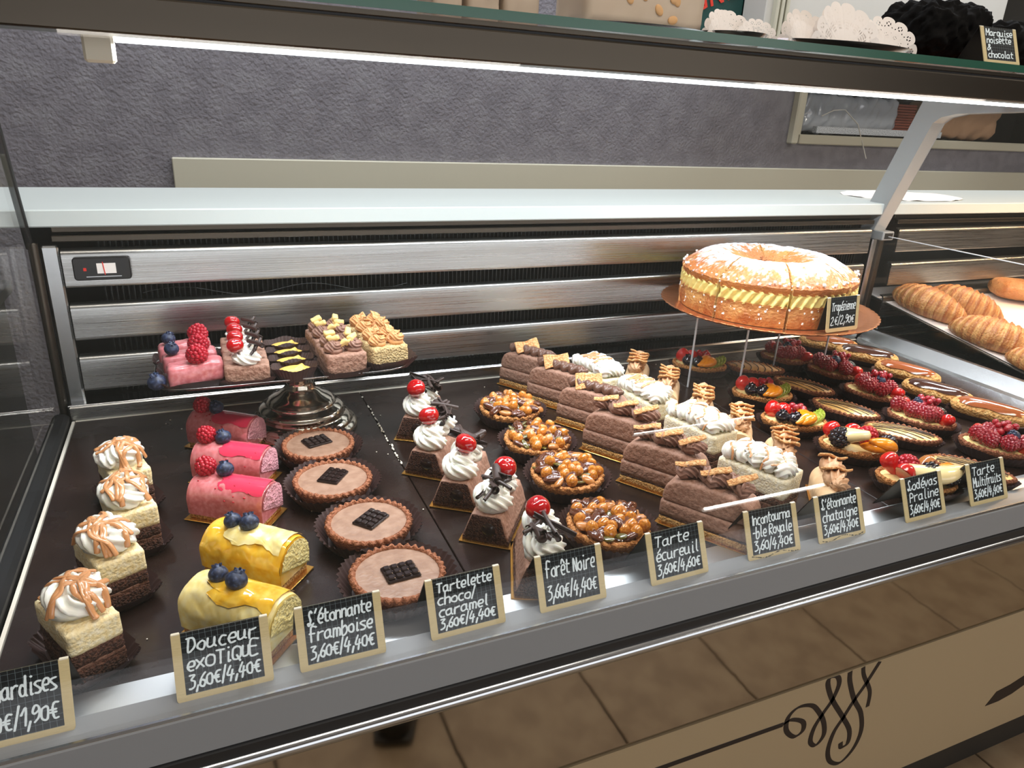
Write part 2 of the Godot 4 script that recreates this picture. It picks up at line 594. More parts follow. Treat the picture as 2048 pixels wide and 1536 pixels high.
	mat("brioche_cut", rgb(236, 190, 120), 0.8, {"scale": 24.0, "cols": [rgb(222, 170, 96), rgb(240, 200, 134)], "freq": 0.06, "bump": 0.25})
	mat("pearl_sugar", rgb(248, 246, 242), 0.5)
	mat("croissant", Color.WHITE, 0.45, {"vc": true, "scale": 18.0, "bump": 0.12, "bfreq": 0.04, "coat": 0.15, "coat_rough": 0.3})
	mat("coffee_cream", rgb(222, 164, 106), 0.5, {"scale": 20.0, "cols": [rgb(208, 146, 88), rgb(226, 172, 116)], "freq": 0.03})
	mat("coffee_mousse", rgb(224, 196, 142), 0.65, {"scale": 24.0, "cols": [rgb(206, 174, 116), rgb(228, 202, 150)], "freq": 0.05, "bump": 0.2})
	mat("yellow_icing", rgb(236, 190, 92), 0.35)
	mat("pale_nut", rgb(240, 206, 132), 0.5)
	mat("black_choc", rgb(13, 12, 11), 0.85, {"spec": 0.2})
	mat("nougat", Color.WHITE, 0.6, {"vc": true})
	mat("sugar_crumb", rgb(240, 232, 216), 0.7)


# ---- the room -----------------------------------------------------------------------------------
func room() -> void:
	var x0 := -2.2
	var x1 := 6.1
	var zb := -1.0
	var zf := 3.3
	var H := 2.6 - DY
	# floor tiles laid one by one where they can be told apart, the bed beneath
	var bed := struct("floor", boxm(Vector3(x1 - x0 + 0.4, 0.1, zf - zb + 0.4), 0.0, Vector3((x0 + x1) / 2, -DY - 0.106, (zf + zb) / 2)), M.grout)
	var ts := 0.342
	for i in range(-9, 16):
		for j in range(-4, 10):
			var cx := 0.878 + ts * (i + 0.5)
			var cz := 0.575 + ts * (j - 0.5)
			if cx < x0 or cx > x1 or cz < zb or cz > zf:
				continue
			part("tile", kept("tile", func(): return boxm(Vector3(ts - 0.006, 0.008, ts - 0.006), 0.0015)), M.tile, bed, Vector3(cx, -DY - 0.008, cz))
	struct("ceiling", boxm(Vector3(x1 - x0 + 0.4, 0.1, zf - zb + 0.4), 0.0, Vector3((x0 + x1) / 2, H, (zf + zb) / 2)), M.ceiling_paint)
	struct("wall_left", boxm(Vector3(0.1, 2.8, zf - zb + 0.4), 0.0, Vector3(x0 - 0.05, -DY - 0.1, (zf + zb) / 2)), M.front_wall_paint)
	struct("wall_right", boxm(Vector3(0.1, 2.8, zf - zb + 0.4), 0.0, Vector3(x1 + 0.05, -DY - 0.1, (zf + zb) / 2)), M.front_wall_paint)
	struct("wall_front", boxm(Vector3(x1 - x0 + 0.2, 2.8, 0.1), 0.0, Vector3((x0 + x1) / 2, -DY - 0.1, zf + 0.05)), M.front_wall_paint)
	var sw := struct("added_window_2", boxm(Vector3(4.6, 1.4, 0.01), 0.0, Vector3(1.3, -0.55, zf - 0.012)), mat("added_window_pane", Color(0.97, 0.98, 1.0), 0.2, {"glow": 0.35}))  # unseen glowing window, added to throw low light on the counter front
	for k in 5:
		part("frame", boxm(Vector3(0.06, 1.46, 0.04), 0.004, Vector3(-1.0 + 1.15 * k, -0.58, zf - 0.02)), M.white_paint, sw)
	for y in [-0.61, 0.85]:
		part("frame", boxm(Vector3(4.72, 0.06, 0.04), 0.004, Vector3(1.3, y, zf - 0.02)), M.white_paint, sw)
	# back wall with the hatch: four pieces round the opening in one mesh
	var wl := 1.985
	var wb := 0.33
	var wr := 3.9
	var wt := 0.53
	var m := MB.new()
	m.box(Vector3((x0 + wl) / 2, -DY - 0.1, zb - 0.06), Vector3(wl - x0, 2.8, 0.12))
	m.box(Vector3((wr + x1) / 2, -DY - 0.1, zb - 0.06), Vector3(x1 - wr, 2.8, 0.12))
	m.box(Vector3((wl + wr) / 2, -DY - 0.1, zb - 0.06), Vector3(wr - wl, wb + DY + 0.1, 0.12))
	m.box(Vector3((wl + wr) / 2, wt, zb - 0.06), Vector3(wr - wl, 2.7 - DY - wt, 0.12))
	struct("wall_back", m.mesh(), M.wall_paint)
	# closed room behind the hatch
	m = MB.new()
	m.box(Vector3((wl + wr) / 2, 0.2, zb - 0.6), Vector3(wr - wl + 0.2, 0.7, 0.04))
	m.box(Vector3((wl + wr) / 2, 0.24, zb - 0.35), Vector3(wr - wl + 0.2, 0.04, 0.5))
	m.box(Vector3((wl + wr) / 2, 0.86, zb - 0.35), Vector3(wr - wl + 0.2, 0.04, 0.5))
	m.box(Vector3(wl - 0.08, 0.2, zb - 0.35), Vector3(0.04, 0.7, 0.5))
	m.box(Vector3(wr + 0.08, 0.2, zb - 0.35), Vector3(0.04, 0.7, 0.5))
	struct("wall_hatch", m.mesh(), M.plinth)
	# hatch frame
	m = MB.new()
	m.box(Vector3(wl - 0.004, wb - 0.02, zb + 0.012), Vector3(0.026, wt - wb + 0.06, 0.03), 0.004)
	m.box(Vector3(wl + 0.03, wb - 0.02, zb - 0.02), Vector3(0.034, wt - wb + 0.06, 0.03), 0.004)
	m.box(Vector3((wl + wr) / 2 + 0.03, wb - 0.02, zb - 0.01), Vector3(wr - wl, 0.03, 0.04), 0.003)
	m.box(Vector3((wl + wr) / 2, wt, zb + 0.01), Vector3(wr - wl + 0.06, 0.04, 0.03), 0.004)
	struct("window_1", m.mesh(), M.cream_paint)
	# ceiling lamps
	for q in [[0.5, 0.95, 1], [2.6, 0.95, 2], [0.4, -0.55, 3], [2.4, -0.55, 4]]:
		var t := thing("ceiling_lamp", ["", "long ceiling lamp over the customer side by the cream cakes", "long ceiling lamp over the customer side by the croissants", "long ceiling lamp over the staff aisle by the cream cakes", "long ceiling lamp over the staff aisle by the croissants"][q[2]], "lamp", q[0], 1.74, q[1])
		part("diffuser", kept("diff", func(): return boxm(Vector3(1.2, 0.006, 0.3), 0.002)), M.lamp_ceiling, t)
		part("housing", kept("hous", func(): return boxm(Vector3(1.24, 0.004, 0.34), 0.001, Vector3(0, 0.006, 0))), M.white_paint, t)


# ---- the refrigerated counter -------------------------------------------------------------------
func zy_prism(pts: Array, x: float, thick: float, b := 0.0) -> ArrayMesh:
	# outline given as [z, y] pairs, raised along x
	var o := PackedVector2Array()
	for q in pts:
		o.append(Vector2(q[1], q[0]))
	var m := MB.new()
	m.prism(o, thick, Transform3D(Basis(Vector3(0, 1, 0), Vector3(1, 0, 0), Vector3(0, 0, 1)), Vector3(x, 0, 0)), b, 25.0)
	return m.mesh()


func bar(called: String, p0: Vector3, p1: Vector3, material: Material, parent: Node, b := 0.0) -> MeshInstance3D:
	var s := (p1 - p0).abs()
	return part(called, boxm(s, b, Vector3((p0.x + p1.x) / 2, minf(p0.y, p1.y), (p0.z + p1.z) / 2)), material, parent)


func rod(called: String, a: Vector3, b: Vector3, r: float, material: Material, parent: Node, sides := 14) -> MeshInstance3D:
	var m := MB.new()
	m.tube(PackedVector3Array([a, b]), r, sides)
	return part(called, m.mesh(), material, parent)


func slat_mesh(x0: float, x1: float, y0: float, y1: float) -> ArrayMesh:
	# a sheet with a rolled upper lip and a small return below
	var o := PackedVector2Array()
	for q in [[-0.0215, y0 + 0.002], [-0.0185, y0], [-0.018, y0 + 0.003], [-0.0188, (y0 + y1) / 2], [-0.0185, y1 - 0.007], [-0.0195, y1 - 0.003], [-0.0225, y1 - 0.0005], [-0.029, y1], [-0.029, y1 - 0.0015], [-0.0232, y1 - 0.003], [-0.0212, y1 - 0.007], [-0.0215, (y0 + y1) / 2]]:
		o.append(Vector2(q[1], q[0]))
	var m := MB.new()
	m.prism(o, x1 - x0, Transform3D(Basis(Vector3(0, 1, 0), Vector3(1, 0, 0), Vector3(0, 0, 1)), Vector3(x0, 0, 0)), 0.0, 50.0)
	return m.mesh()


func counter() -> void:
	var xl := -0.02
	var xr := 2.5
	var c := thing("display_counter", "long steel and glass refrigerated pastry counter with slatted back", "counter", 0, 0, 0)
	# body: underside, back, base
	bar("body", Vector3(xl - 0.01, -0.05, -0.09), Vector3(xr, -0.019, 0.5), M.black_gap, c)
	bar("back_panel", Vector3(xl - 0.01, -0.05, -0.1), Vector3(xr, 0.229, -0.085), M.black_gap, c)
	bar("mirror_panel", Vector3(-0.05, -0.4655, 0.24), Vector3(xr, -0.05, 0.3), M.mirror_steel, c)
	var cp := bar("front_panel", Vector3(-0.05, -0.78, 0.24), Vector3(xr, -0.466, 0.303), M.panel_cream, c)
	cp.set_meta("label", "cream front panel with a dark calligraphic scroll")
	bar("plinth", Vector3(-0.05, -DY, 0.24), Vector3(xr, -0.781, 0.298), M.plinth, c)
	scroll(cp)
	# deck boards of dark laminate with a pale edge strip
	for q in [[0.0, 0.3425], [0.3435, 0.81], [0.811, 1.284]]:
		bar("deck_board", Vector3(q[0], -0.018, 0.0), Vector3(q[1], 0.0, 0.477), M.laminate, c, 0.0006)
	bar("deck_board", Vector3(1.335, -0.018, 0.0), Vector3(xr, -0.002, 0.477), M.laminate, c, 0.0006)
	bar("edge_strip", Vector3(-0.0035, -0.004, 0.0), Vector3(-0.0005, 0.0008, 0.49), M.edge_strip, c)
	bar("edge_strip", Vector3(0.0, -0.004, -0.0016), Vector3(1.284, 0.0008, 0.0), M.edge_strip, c)
	# riser and slats of both bays
	for q in [[-0.006, 1.288], [1.336, xr]]:
		var rs := bar("riser", Vector3(q[0], -0.004, -0.012), Vector3(q[1], 0.0185, -0.0025), M.brushed_steel, c, 0.002)
		bar("lip", Vector3(q[0], 0.0185, -0.03), Vector3(q[1], 0.0196, -0.0035), M.steel_trim, rs, 0.0004)
		for k in 3:
			part("slat", slat_mesh(q[0] + 0.019, q[1] - 0.004, 0.0325 + 0.064 * k, 0.0765 + 0.064 * k), M.brushed_steel, c)
		bar("top_rail", Vector3(q[0] + 0.012, 0.2125, -0.03), Vector3(q[1], 0.2195, -0.021), M.dark_steel, c, 0.001)
		bar("top_rail", Vector3(q[0] + 0.012, 0.2215, -0.05), Vector3(q[1], 0.2295, -0.03), M.dark_steel, c, 0.001)
	# the cooling fins seen between the slats: far too many to tell apart
	var m := MB.new()
	var x := 0.05
	while x < 1.28:
		m.box(Vector3(x, 0.02, -0.055), Vector3(0.0012, 0.19, 0.03))
		x += 0.0062
	var fins := part("cooling_fins", m.mesh(), M.fin, c)
	fins.set_meta("kind", "stuff")
	# thin feeler wire of the thermometer hanging along the fins
	m = MB.new()
	var w := PackedVector3Array()
	for i in 40:
		var u := i / 39.0
		w.append(Vector3(0.09 + 0.33 * u, 0.148 + 0.006 * sin(u * 13.0) - 0.006 * u, -0.028))
	m.tube(w, 0.0005, 5)
	part("feeler_wire", m.mesh(), M.fin, c)
	# left corner: upright, gasket, side plate
	bar("side_plate", Vector3(-0.006, 0.0, -0.03), Vector3(0.0115, 0.2085, -0.019), M.plain_steel, c, 0.002)
	rod("corner_post", Vector3(-0.0115, 0.0, -0.012), Vector3(-0.0115, 0.212, -0.017), 0.0048, M.dark_steel, c)
	bar("gasket", Vector3(-0.0235, -0.006, -0.006), Vector3(-0.0055, 0.011, 0.5), M.black_rubber, c, 0.004)
	# right divider: post, square tube, rail
	bar("divider_post", Vector3(1.298, 0.0, -0.04), Vector3(1.31, 0.186, -0.024), M.plain_steel, c, 0.002)
	bar("divider_post", Vector3(1.316, 0.0, -0.04), Vector3(1.329, 0.186, -0.024), M.dark_steel, c, 0.002)
	bar("gasket", Vector3(1.31, 0.0, -0.036), Vector3(1.316, 0.186, -0.026), M.black_rubber, c)
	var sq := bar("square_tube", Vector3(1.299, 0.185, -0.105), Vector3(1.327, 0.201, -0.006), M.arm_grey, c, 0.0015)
	bar("tube_mouth_shade", Vector3(1.303, 0.188, -0.0062), Vector3(1.323, 0.198, -0.0056), M.black_gap, sq)  # black plate on the solid end, painted in as the shaded hollow
	part("divider_rail", zy_x([[1.283, -0.004], [1.335, -0.004], [1.335, 0.012], [1.318, 0.021], [1.309, 0.021], [1.287, 0.004]], 0.0, 0.498), M.plain_steel, c)
	# front edge: sill, ridge, glass channel, lacquered band, black joint, chrome tube
	bar("sill", Vector3(xl, -0.018, 0.4775), Vector3(xr, 0.0008, 0.509), M.sill_steel, c, 0.0006)
	rod("sill_ridge", Vector3(xl, 0.0005, 0.511), Vector3(xr, 0.0005, 0.511), 0.0042, M.steel_trim, c)
	bar("glass_channel", Vector3(xl - 0.01, -0.01, 0.5165), Vector3(xr, 0.0045, 0.521), M.steel_trim, c, 0.001)
	bar("glass_channel", Vector3(xl - 0.01, -0.01, 0.5265), Vector3(xr, 0.0082, 0.5305), M.steel_trim, c, 0.0012)
	bar("front_band", Vector3(xl - 0.02, -0.0255, 0.505), Vector3(xr, 0.0066, 0.5315), M.grey_lacquer, c, 0.001)
	bar("black_joint", Vector3(xl - 0.02, -0.05, 0.49), Vector3(xr, -0.0258, 0.5318), M.black_rubber, c, 0.002)
	rod("chrome_tube", Vector3(xl - 0.02, -0.0420, 0.5300), Vector3(xr, -0.0420, 0.5300), 0.0058, M.steel_trim, c, 24)
	# beam, with the cold and the warm tube clipped behind its lower edge
	bar("beam", Vector3(-0.055, 0.4145, 0.262), Vector3(xr, 0.4395, 0.302), M.dark_steel, c, 0.0015)
	bar("beam_groove", Vector3(-0.055, 0.4395, 0.265), Vector3(xr, 0.4415, 0.2985), M.black_rubber, c)
	bar("beam_cap", Vector3(-0.055, 0.4415, 0.262), Vector3(xr, 0.4458, 0.302), M.dark_steel, c, 0.0006)
	bar("lamp_rail", Vector3(-0.055, 0.4195, 0.222), Vector3(xr, 0.4235, 0.262), M.dark_steel, c)
	var tb := rod("lamp_tube", Vector3(0.115, 0.4148, 0.232), Vector3(1.268, 0.4148, 0.232), 0.0028, M.lamp_cold, c)
	bar("lamp_holder", Vector3(0.092, 0.3965, 0.226), Vector3(0.114, 0.4195, 0.24), M.plastic_cream, tb, 0.002)
	bar("lamp_holder", Vector3(1.269, 0.402, 0.226), Vector3(1.29, 0.4195, 0.24), M.plastic_cream, tb, 0.002)
	rod("lamp_tube", Vector3(1.41, 0.4148, 0.232), Vector3(2.31, 0.4148, 0.232), 0.0028, M.lamp_warm, c)
	# arms that carry the beam
	for ax in [1.296, 2.46]:
		part("arm", zy_prism([[-0.066, 0.2005], [-0.026, 0.2005], [0.039, 0.388], [0.052, 0.398], [0.08, 0.4045], [0.25, 0.4135], [0.262, 0.4145], [0.262, 0.4455], [0.02, 0.4455]], ax, 0.03, 0.0012), M.arm_grey, c)
	# glass: the two end panes, the sloping front pane, the top shelf
	var g := part("end_glass", zy_prism([[-0.018, 0.008], [-0.018, 0.209], [0.052, 0.41], [0.252, 0.41], [0.516, 0.008]], -0.0175, 0.005), M.glass, c)
	var ed := MB.new()
	ed.tube(PackedVector3Array([Vector3(-0.015, 0.207, -0.0185), Vector3(-0.015, 0.435, 0.061)]), 0.0042, 8)
	part("edge_seal", ed.mesh(), M.black_rubber, g)
	var dv := part("divider_glass", zy_prism([[-0.02, 0.02], [-0.02, 0.192], [0.44, 0.192], [0.49, 0.02]], 1.3105, 0.004), M.glass, c)
	bar("glass_edge", Vector3(1.3103, 0.192, -0.004), Vector3(1.3147, 0.193, 0.44), M.acrylic_edge, dv)
	part("front_glass", zy_prism([[0.5225, 0.004], [0.5275, 0.004], [0.3085, 0.4145], [0.3035, 0.4145]], -0.03, xr + 0.03), M.glass, c)
	var tg := bar("top_glass", Vector3(-0.055, 0.446, -0.02), Vector3(xr, 0.4538, 0.3125), M.glass, c)
	bar("glass_edge", Vector3(-0.055, 0.446, 0.3126), Vector3(xr, 0.4538, 0.3136), M.glass_edge, tg)
	# white work shelf along the staff side
	var sh := solo("work_shelf", boxm(Vector3(3.2, 0.0195, 0.215), 0.0015), M.white_board, "white laminate work shelf running along the back of the counter", "shelf", 0.9, 0.2298, -0.1235)
	# thermometer on the upper slat
	var t := thing("thermometer", "small black dial thermometer fixed on the upper steel slat", "thermometer", 0.053, 0.169, -0.0175)
	m = MB.new()
	var o := rounded(0.059, 0.0265, 0.004)
	m.prism(o, 0.006, Transform3D(Basis(Vector3(1, 0, 0), Vector3(0, 0, 1), Vector3(0, 1, 0)), Vector3(0, 0.0135, 0)), 0.0012, 30)
	part("case", m.mesh(), M.black_plastic, t)
	part("dial", boxm(Vector3(0.0195, 0.0118, 0.0006), 0.0, Vector3(0.0045, 0.0082, 0.0062)), M.white_paper, t)
	var pn := part("needle", boxm(Vector3(0.0009, 0.015, 0.0006), 0.0, Vector3(0.003, 0.0065, 0.0068)), mat("needle_red", rgb(216, 40, 24), 0.4), t)
	pn.rotation.z = 0.08
	part("degree_mark", boxm(Vector3(0.003, 0.0035, 0.0004), 0.0, Vector3(-0.0175, 0.0115, 0.0062)), M.needle_red, t)
	part("dial_scale", boxm(Vector3(0.036, 0.0008, 0.0004), 0.0, Vector3(0.001, 0.0042, 0.0062)), M.acrylic_edge, t)
	# the dark cabinet next door on the left, seen through the end pane
	var nb := thing("dark_cabinet", "dark neighbouring cabinet left of the end glass pane", "cabinet", -0.40, -DY, 0.1)
	part("body", boxm(Vector3(0.6, DY + 0.1, 0.7), 0.004), M.plinth, nb)
	part("worktop", boxm(Vector3(0.62, 0.02, 0.72), 0.003, Vector3(0, DY + 0.1, 0)), M.black_plastic, nb)


func zy_x(pts: Array, z0: float, z1: float) -> ArrayMesh:
	# outline given as [x, y] pairs, raised along z
	var o := PackedVector2Array()
	for q in pts:
		o.append(Vector2(q[0], q[1]))
	var m := MB.new()
	m.prism(o, z1 - z0, Transform3D(Basis(Vector3(1, 0, 0), Vector3(0, 0, 1), Vector3(0, 1, 0)), Vector3(0, 0, z0)), 0.0, 25.0)
	return m.mesh()


func rounded(w: float, h: float, r: float, n := 5) -> PackedVector2Array:
	var o := PackedVector2Array()
	for k in 4:
		var cx: float = (w / 2 - r) * [1, -1, -1, 1][k]
		var cy: float = (h / 2 - r) * [1, 1, -1, -1][k]
		for i in n + 1:
			var a: float = PI / 2 * (k + float(i) / n)
			o.append(Vector2(cx + r * cos(a), cy + r * sin(a)))
	return o


func smooth_path(p: Array, step := 6) -> PackedVector2Array:
	var o := PackedVector2Array()
	for i in p.size() - 1:
		var a := Vector2(p[maxi(i - 1, 0)][0], p[maxi(i - 1, 0)][1])
		var b := Vector2(p[i][0], p[i][1])
		var c := Vector2(p[i + 1][0], p[i + 1][1])
		var d := Vector2(p[mini(i + 2, p.size() - 1)][0], p[mini(i + 2, p.size() - 1)][1])
		for k in step:
			o.append(b.cubic_interpolate(c, a, d, float(k) / step))
	o.append(Vector2(p[-1][0], p[-1][1]))
	return o


func scroll(panel: Node) -> void:
	# calligraphic lines of black film on the cream panel
	var lines := [
		[[[0.40, -0.531], [0.71, -0.533], [0.953, -0.536]], 0.0046],
		[[[0.953, -0.536], [0.97, -0.532], [0.998, -0.547], [1.003, -0.568], [0.986, -0.575], [0.964, -0.553], [0.961, -0.524], [0.979, -0.509], [1.008, -0.515], [1.028, -0.534], [1.049, -0.566], [1.058, -0.599], [1.045, -0.617], [1.029, -0.603], [1.029, -0.573], [1.041, -0.546], [1.056, -0.52], [1.062, -0.489], [1.053, -0.469], [1.037, -0.4665], [1.035, -0.48], [1.056, -0.52], [1.096, -0.574], [1.122, -0.613], [1.127, -0.644], [1.113, -0.649], [1.108, -0.636]], 0.0042],
		[[[1.081, -0.468], [1.088, -0.493], [1.112, -0.54], [1.139, -0.579], [1.154, -0.625], [1.147, -0.665], [1.122, -0.689], [1.094, -0.675], [1.08, -0.643], [1.082, -0.603], [1.096, -0.574], [1.112, -0.54], [1.129, -0.512], [1.15, -0.468]], 0.0042],
		[[[1.111, -0.468], [1.119, -0.489], [1.146, -0.532], [1.152, -0.569]], 0.0042],
	]
	for q in lines:
		var p := smooth_path(q[0])
		var m := MB.new()
		var base := 0
		for i in p.size():
			var tg := (p[mini(i + 1, p.size() - 1)] - p[maxi(i - 1, 0)]).normalized()
			var nn := Vector2(-tg.y, tg.x)
			# a broad nib: wide on falling strokes
			var wd: float = q[1] * (0.45 + 0.75 * absf(nn.dot(Vector2(0.96, 0.28))))
			if p.size() < 20:
				wd = q[1]
			for s in [[1.0, 0.3028], [1.0, 0.3036], [-1.0, 0.3036], [-1.0, 0.3028]]:
				m.put(Vector3(p[i].x + nn.x * wd * s[0], clampf(p[i].y + nn.y * wd * s[0], -0.779, -0.467), s[1]))
			if i > 0:
				for k in 4:
					m.quad(base + k, base + (k + 1) % 4, base + 4 + (k + 1) % 4, base + 4 + k)
				base += 4
		m.orient(0)
		part("scroll_line", m.mesh(), M.scroll_black, panel)
	var lf := MB.new()
	lf.prism(PackedVector2Array([Vector2(1.517, -0.698), Vector2(1.539, -0.668), Vector2(1.579, -0.663), Vector2(1.62, -0.652), Vector2(1.68, -0.62), Vector2(1.69, -0.64), Vector2(1.631, -0.681), Vector2(1.597, -0.693), Vector2(1.558, -0.699)]), 0.0008, Transform3D(Basis(Vector3(1, 0, 0), Vector3(0, 0, 1), Vector3(0, 1, 0)), Vector3(0, 0, 0.3028)))
	part("scroll_leaf", lf.mesh(), M.scroll_black, panel)


# ---- pastry making ------------------------------------------------------------------------------
func plan(kind: String, a: float, b: float, th: float) -> Vector2:
	var c := cos(th)
	var s := sin(th)
	if kind == "rect":
		return Vector2(a * signf(c) * pow(absf(c), 0.32), b * signf(s) * pow(absf(s), 0.32))
	if kind == "boat":
		return Vector2(a * c, b * s * pow(absf(s), 0.35))
	return Vector2(a * c, b * s)


# pleated paper case: foot a x b, mouth flared by `flare`
func cup_mesh(kind: String, a: float, b: float, h: float, flare: float, pleats: int) -> Mesh:
	return kept("cup%s" % str([kind, a, b, h, flare, pleats]), func():
		var m := MB.new()
		var n := pleats * 4
		var f := func(u: float, w: float):
			var th: float = u * TAU
			var p := plan(kind, a + flare * w, b + flare * w, th)
			var k := 1.0 + (0.010 + 0.018 * w) * cos(th * pleats)
			var edge := 0.0012 * sin(th * 5.0 + a * 900.0) * w
			return Vector3(p.x * k, h * w + edge, p.y * k)
		m.grid(n, 4, f, true)
		var g := func(u: float, w: float):
			var p := plan(kind, a, b, u * TAU)
			return Vector3(p.x * w, 0.0004, p.y * w)
		m.grid(n, 1, g, true)
		return m.mesh())


# pastry shell with a crimped rim; open inside down to `deep`
func shell_mesh(kind: String, a: float, b: float, h: float, flutes: int, rim := 0.0045, tooth := 0.03) -> Mesh:
	return kept("shell%s" % str([kind, a, b, h, flutes, rim, tooth]), func():
		var m := MB.new()
		var rows := [[-0.0075, 0.0, 0.2], [-0.0025, h * 0.5, 0.6], [0.0, h * 0.86, 1.0], [-0.0012, h * 0.98, 1.0], [-rim * 0.55, h + 0.0006, 0.7], [-rim, h * 0.97, 0.35], [-rim - 0.0006, h * 0.72, 0.1]]
		var f := func(u: float, w: float):
			var q: Array = rows[mini(int(round(w * (rows.size() - 1))), rows.size() - 1)]
			var th: float = u * TAU
			var p := plan(kind, a + q[0], b + q[0], th)
			var k: float = 1.0 + tooth * q[2] * (0.5 * cos(th * flutes) + 0.35 * nz.get_noise_2d(th * 6.0, a * 900.0))
			return Vector3(p.x * k, q[1] + 0.0012 * q[2] * sin(th * flutes + 0.7) + 0.0008 * nz.get_noise_2d(th * 9.0, 3.0), p.y * k)
		m.grid(flutes * 6, rows.size() - 1, f, true)
		return m.mesh())


func disc_mesh(kind: String, a: float, b: float, y: float, dome: float, rough := 0.0, n := 40) -> Mesh:
	return kept("disc%s" % str([kind, a, b, y, dome, rough]), func():
		var m := MB.new()
		var f := func(u: float, w: float):
			var p := plan(kind, a * w, b * w, u * TAU)
			return Vector3(p.x, y + dome * (1.0 - w * w) + rough * nz.get_noise_2d(p.x * 140.0, p.y * 140.0 + a * 500.0), p.y)
		m.grid(n, 10, f, true)
		return m.mesh())


func arch_outline(w: float, h: float, n := 28) -> PackedVector2Array:
	# as x = height, y = across, from one foot over the top to the other
	var o := PackedVector2Array()
	var r := w / 2
	var k := minf(h, r * 1.0)
	o.append(Vector2(0.0, -r * 0.96))
	for i in n + 1:
		var a := PI * i / n
		o.append(Vector2(h - k + k * pow(sin(a), 0.9), -r * cos(a)))
	o.append(Vector2(0.0, r * 0.96))
	return o


# a log of mousse, length along x; the skin with uneven wobble
func log_mesh(l: float, w: float, h: float, sd: float, wob := 0.0012, y0 := 0.0) -> Mesh:
	return kept("log%s" % str([l, w, h, sd, wob, y0]), func():
		var m := MB.new()
		var o := arch_outline(w, h)
		var n := 44
		var f := func(u: float, t: float):
			var q := o[mini(int(round(u * (o.size() - 1))), o.size() - 1)]
			var x: float = (t - 0.5) * l
			var edge: float = minf(1.0, minf(t, 1.0 - t) * l / 0.004)
			var k := 1.0 - 0.05 * (1.0 - edge)
			var d := wob * nz.get_noise_3d(x * 50.0 + sd, q.x * 50.0, q.y * 50.0)
			return Vector3(x, y0 + q.x * k + d, q.y * k + d * 0.7)
		m.grid(o.size() - 1, n, f)
		for e in [-0.5, 0.5]:
			var ring := PackedVector3Array()
			for q in o:
				ring.append(Vector3(e * l, y0 + q.x * 0.95, q.y * 0.95))
			m.fan(ring, Vector3(e * (l + 0.003), y0 + h * 0.45, 0))
		return m.mesh())


# the cut face at one end of a log: a thin plug of paler crumb
func log_end(w: float, h: float, y0: float, sd: float) -> Mesh:
	return kept("logend%s" % str([w, h, y0, sd]), func():
		var m := MB.new()
		var o := arch_outline(w * 0.9, h * 0.93)
		var f := func(u: float, t: float):
			var q := o[mini(int(round(u * (o.size() - 1))), o.size() - 1)] * Vector2(t, t) + Vector2(h * 0.42 * (1.0 - t), 0)
			return Vector3(0.0016 + 0.0012 * (1.0 - t) + 0.0012 * nz.get_noise_3d(q.x * 260.0, q.y * 260.0, sd), y0 + 0.001 + q.x, q.y)
		m.grid(o.size() - 1, 8, f, true)
		return m.mesh())


func swirl_mesh(r: float, h: float, turns: float, tr: float, oval := 1.0, sd := 0.0, lobes := 7) -> Mesh:
	return kept("swirl%s" % str([r, h, turns, tr, oval, sd, lobes]), func():
		var m := MB.new()
		var path := PackedVector3Array()
		var rad := PackedFloat32Array()
		var n := int(26 * turns)
		for i in n + 1:
			var t := float(i) / n
			var a := TAU * turns * t + sd
			var rr := (r - tr * 0.9) * pow(1.0 - t, 0.75)
			path.append(Vector3(rr * cos(a) * oval, tr * 0.75 + h * pow(t, 0.9) + 0.0008 * sin(a * 3.0), rr * sin(a)))
			rad.append(tr * (1.0 - 0.45 * t) * (0.55 + 0.45 * minf(1.0, t * 14.0)) * (1.0 if t < 0.93 else maxf(0.25, (1.0 - t) / 0.07)))
		m.tube(path, rad, 28, lobes, 0.34, 120.0)
		cache["way%s" % str([r, h, turns, tr, oval, sd])] = [path, rad]
		var lo := PackedVector2Array([Vector2(0.0001, 0.0), Vector2(r * 0.7, 0.0), Vector2(r * 0.72, tr * 0.7), Vector2(r * 0.3, tr + h * 0.5), Vector2(0.0001, tr * 0.5 + h * 0.8)])
		m.lathe(lo, 20)
		return m.mesh())


# a line of piped cream: star section, weaving from side to side
func rope_mesh(l: float, amp: float, waves: float, tr: float, sd := 0.0, lobes := 7, deep := 0.34, twist := 130.0, lift := 0.0) -> Mesh:
	return kept("rope%s" % str([l, amp, waves, tr, sd, lobes, deep, twist, lift]), func():
		var m := MB.new()
		var path := PackedVector3Array()
		var rad := PackedFloat32Array()
		var n := int(maxf(30, 16 * waves))
		for i in n + 1:
			var t := float(i) / n
			var a := TAU * waves * t + sd
			path.append(Vector3((t - 0.5) * l + amp * 0.35 * sin(2.0 * a), tr * 0.8 + lift * (0.5 + 0.5 * cos(a * 2.0)), amp * sin(a)))
			rad.append(tr * (0.9 + 0.1 * sin(a * 2.0 + 1.0)) * (0.5 + 0.5 * minf(1.0, minf(t, 1.0 - t) * 12.0)))
		m.tube(path, rad, 24, lobes, deep, twist)
		return m.mesh())


# height of a piped line of cream over a point, for sauce that runs over it
func cream_height(way: Array, x: float, z: float, floor_y: float) -> float:
	var y := floor_y
	for k in way[0].size():
		var p: Vector3 = way[0][k]
		var r: float = way[1][k] if way[1] is PackedFloat32Array else way[1]
		var d := Vector2(p.x - x, p.z - z).length()
		if d < r:
			y = maxf(y, p.y + sqrt(r * r - d * d) * 0.86)
	return y


func eased(p: PackedVector3Array) -> PackedVector3Array:
	var o := PackedVector3Array()
	for i in p.size():
		o.append((p[maxi(i - 1, 0)] + p[i] * 2.0 + p[mini(i + 1, p.size() - 1)]) / 4.0)
	return o


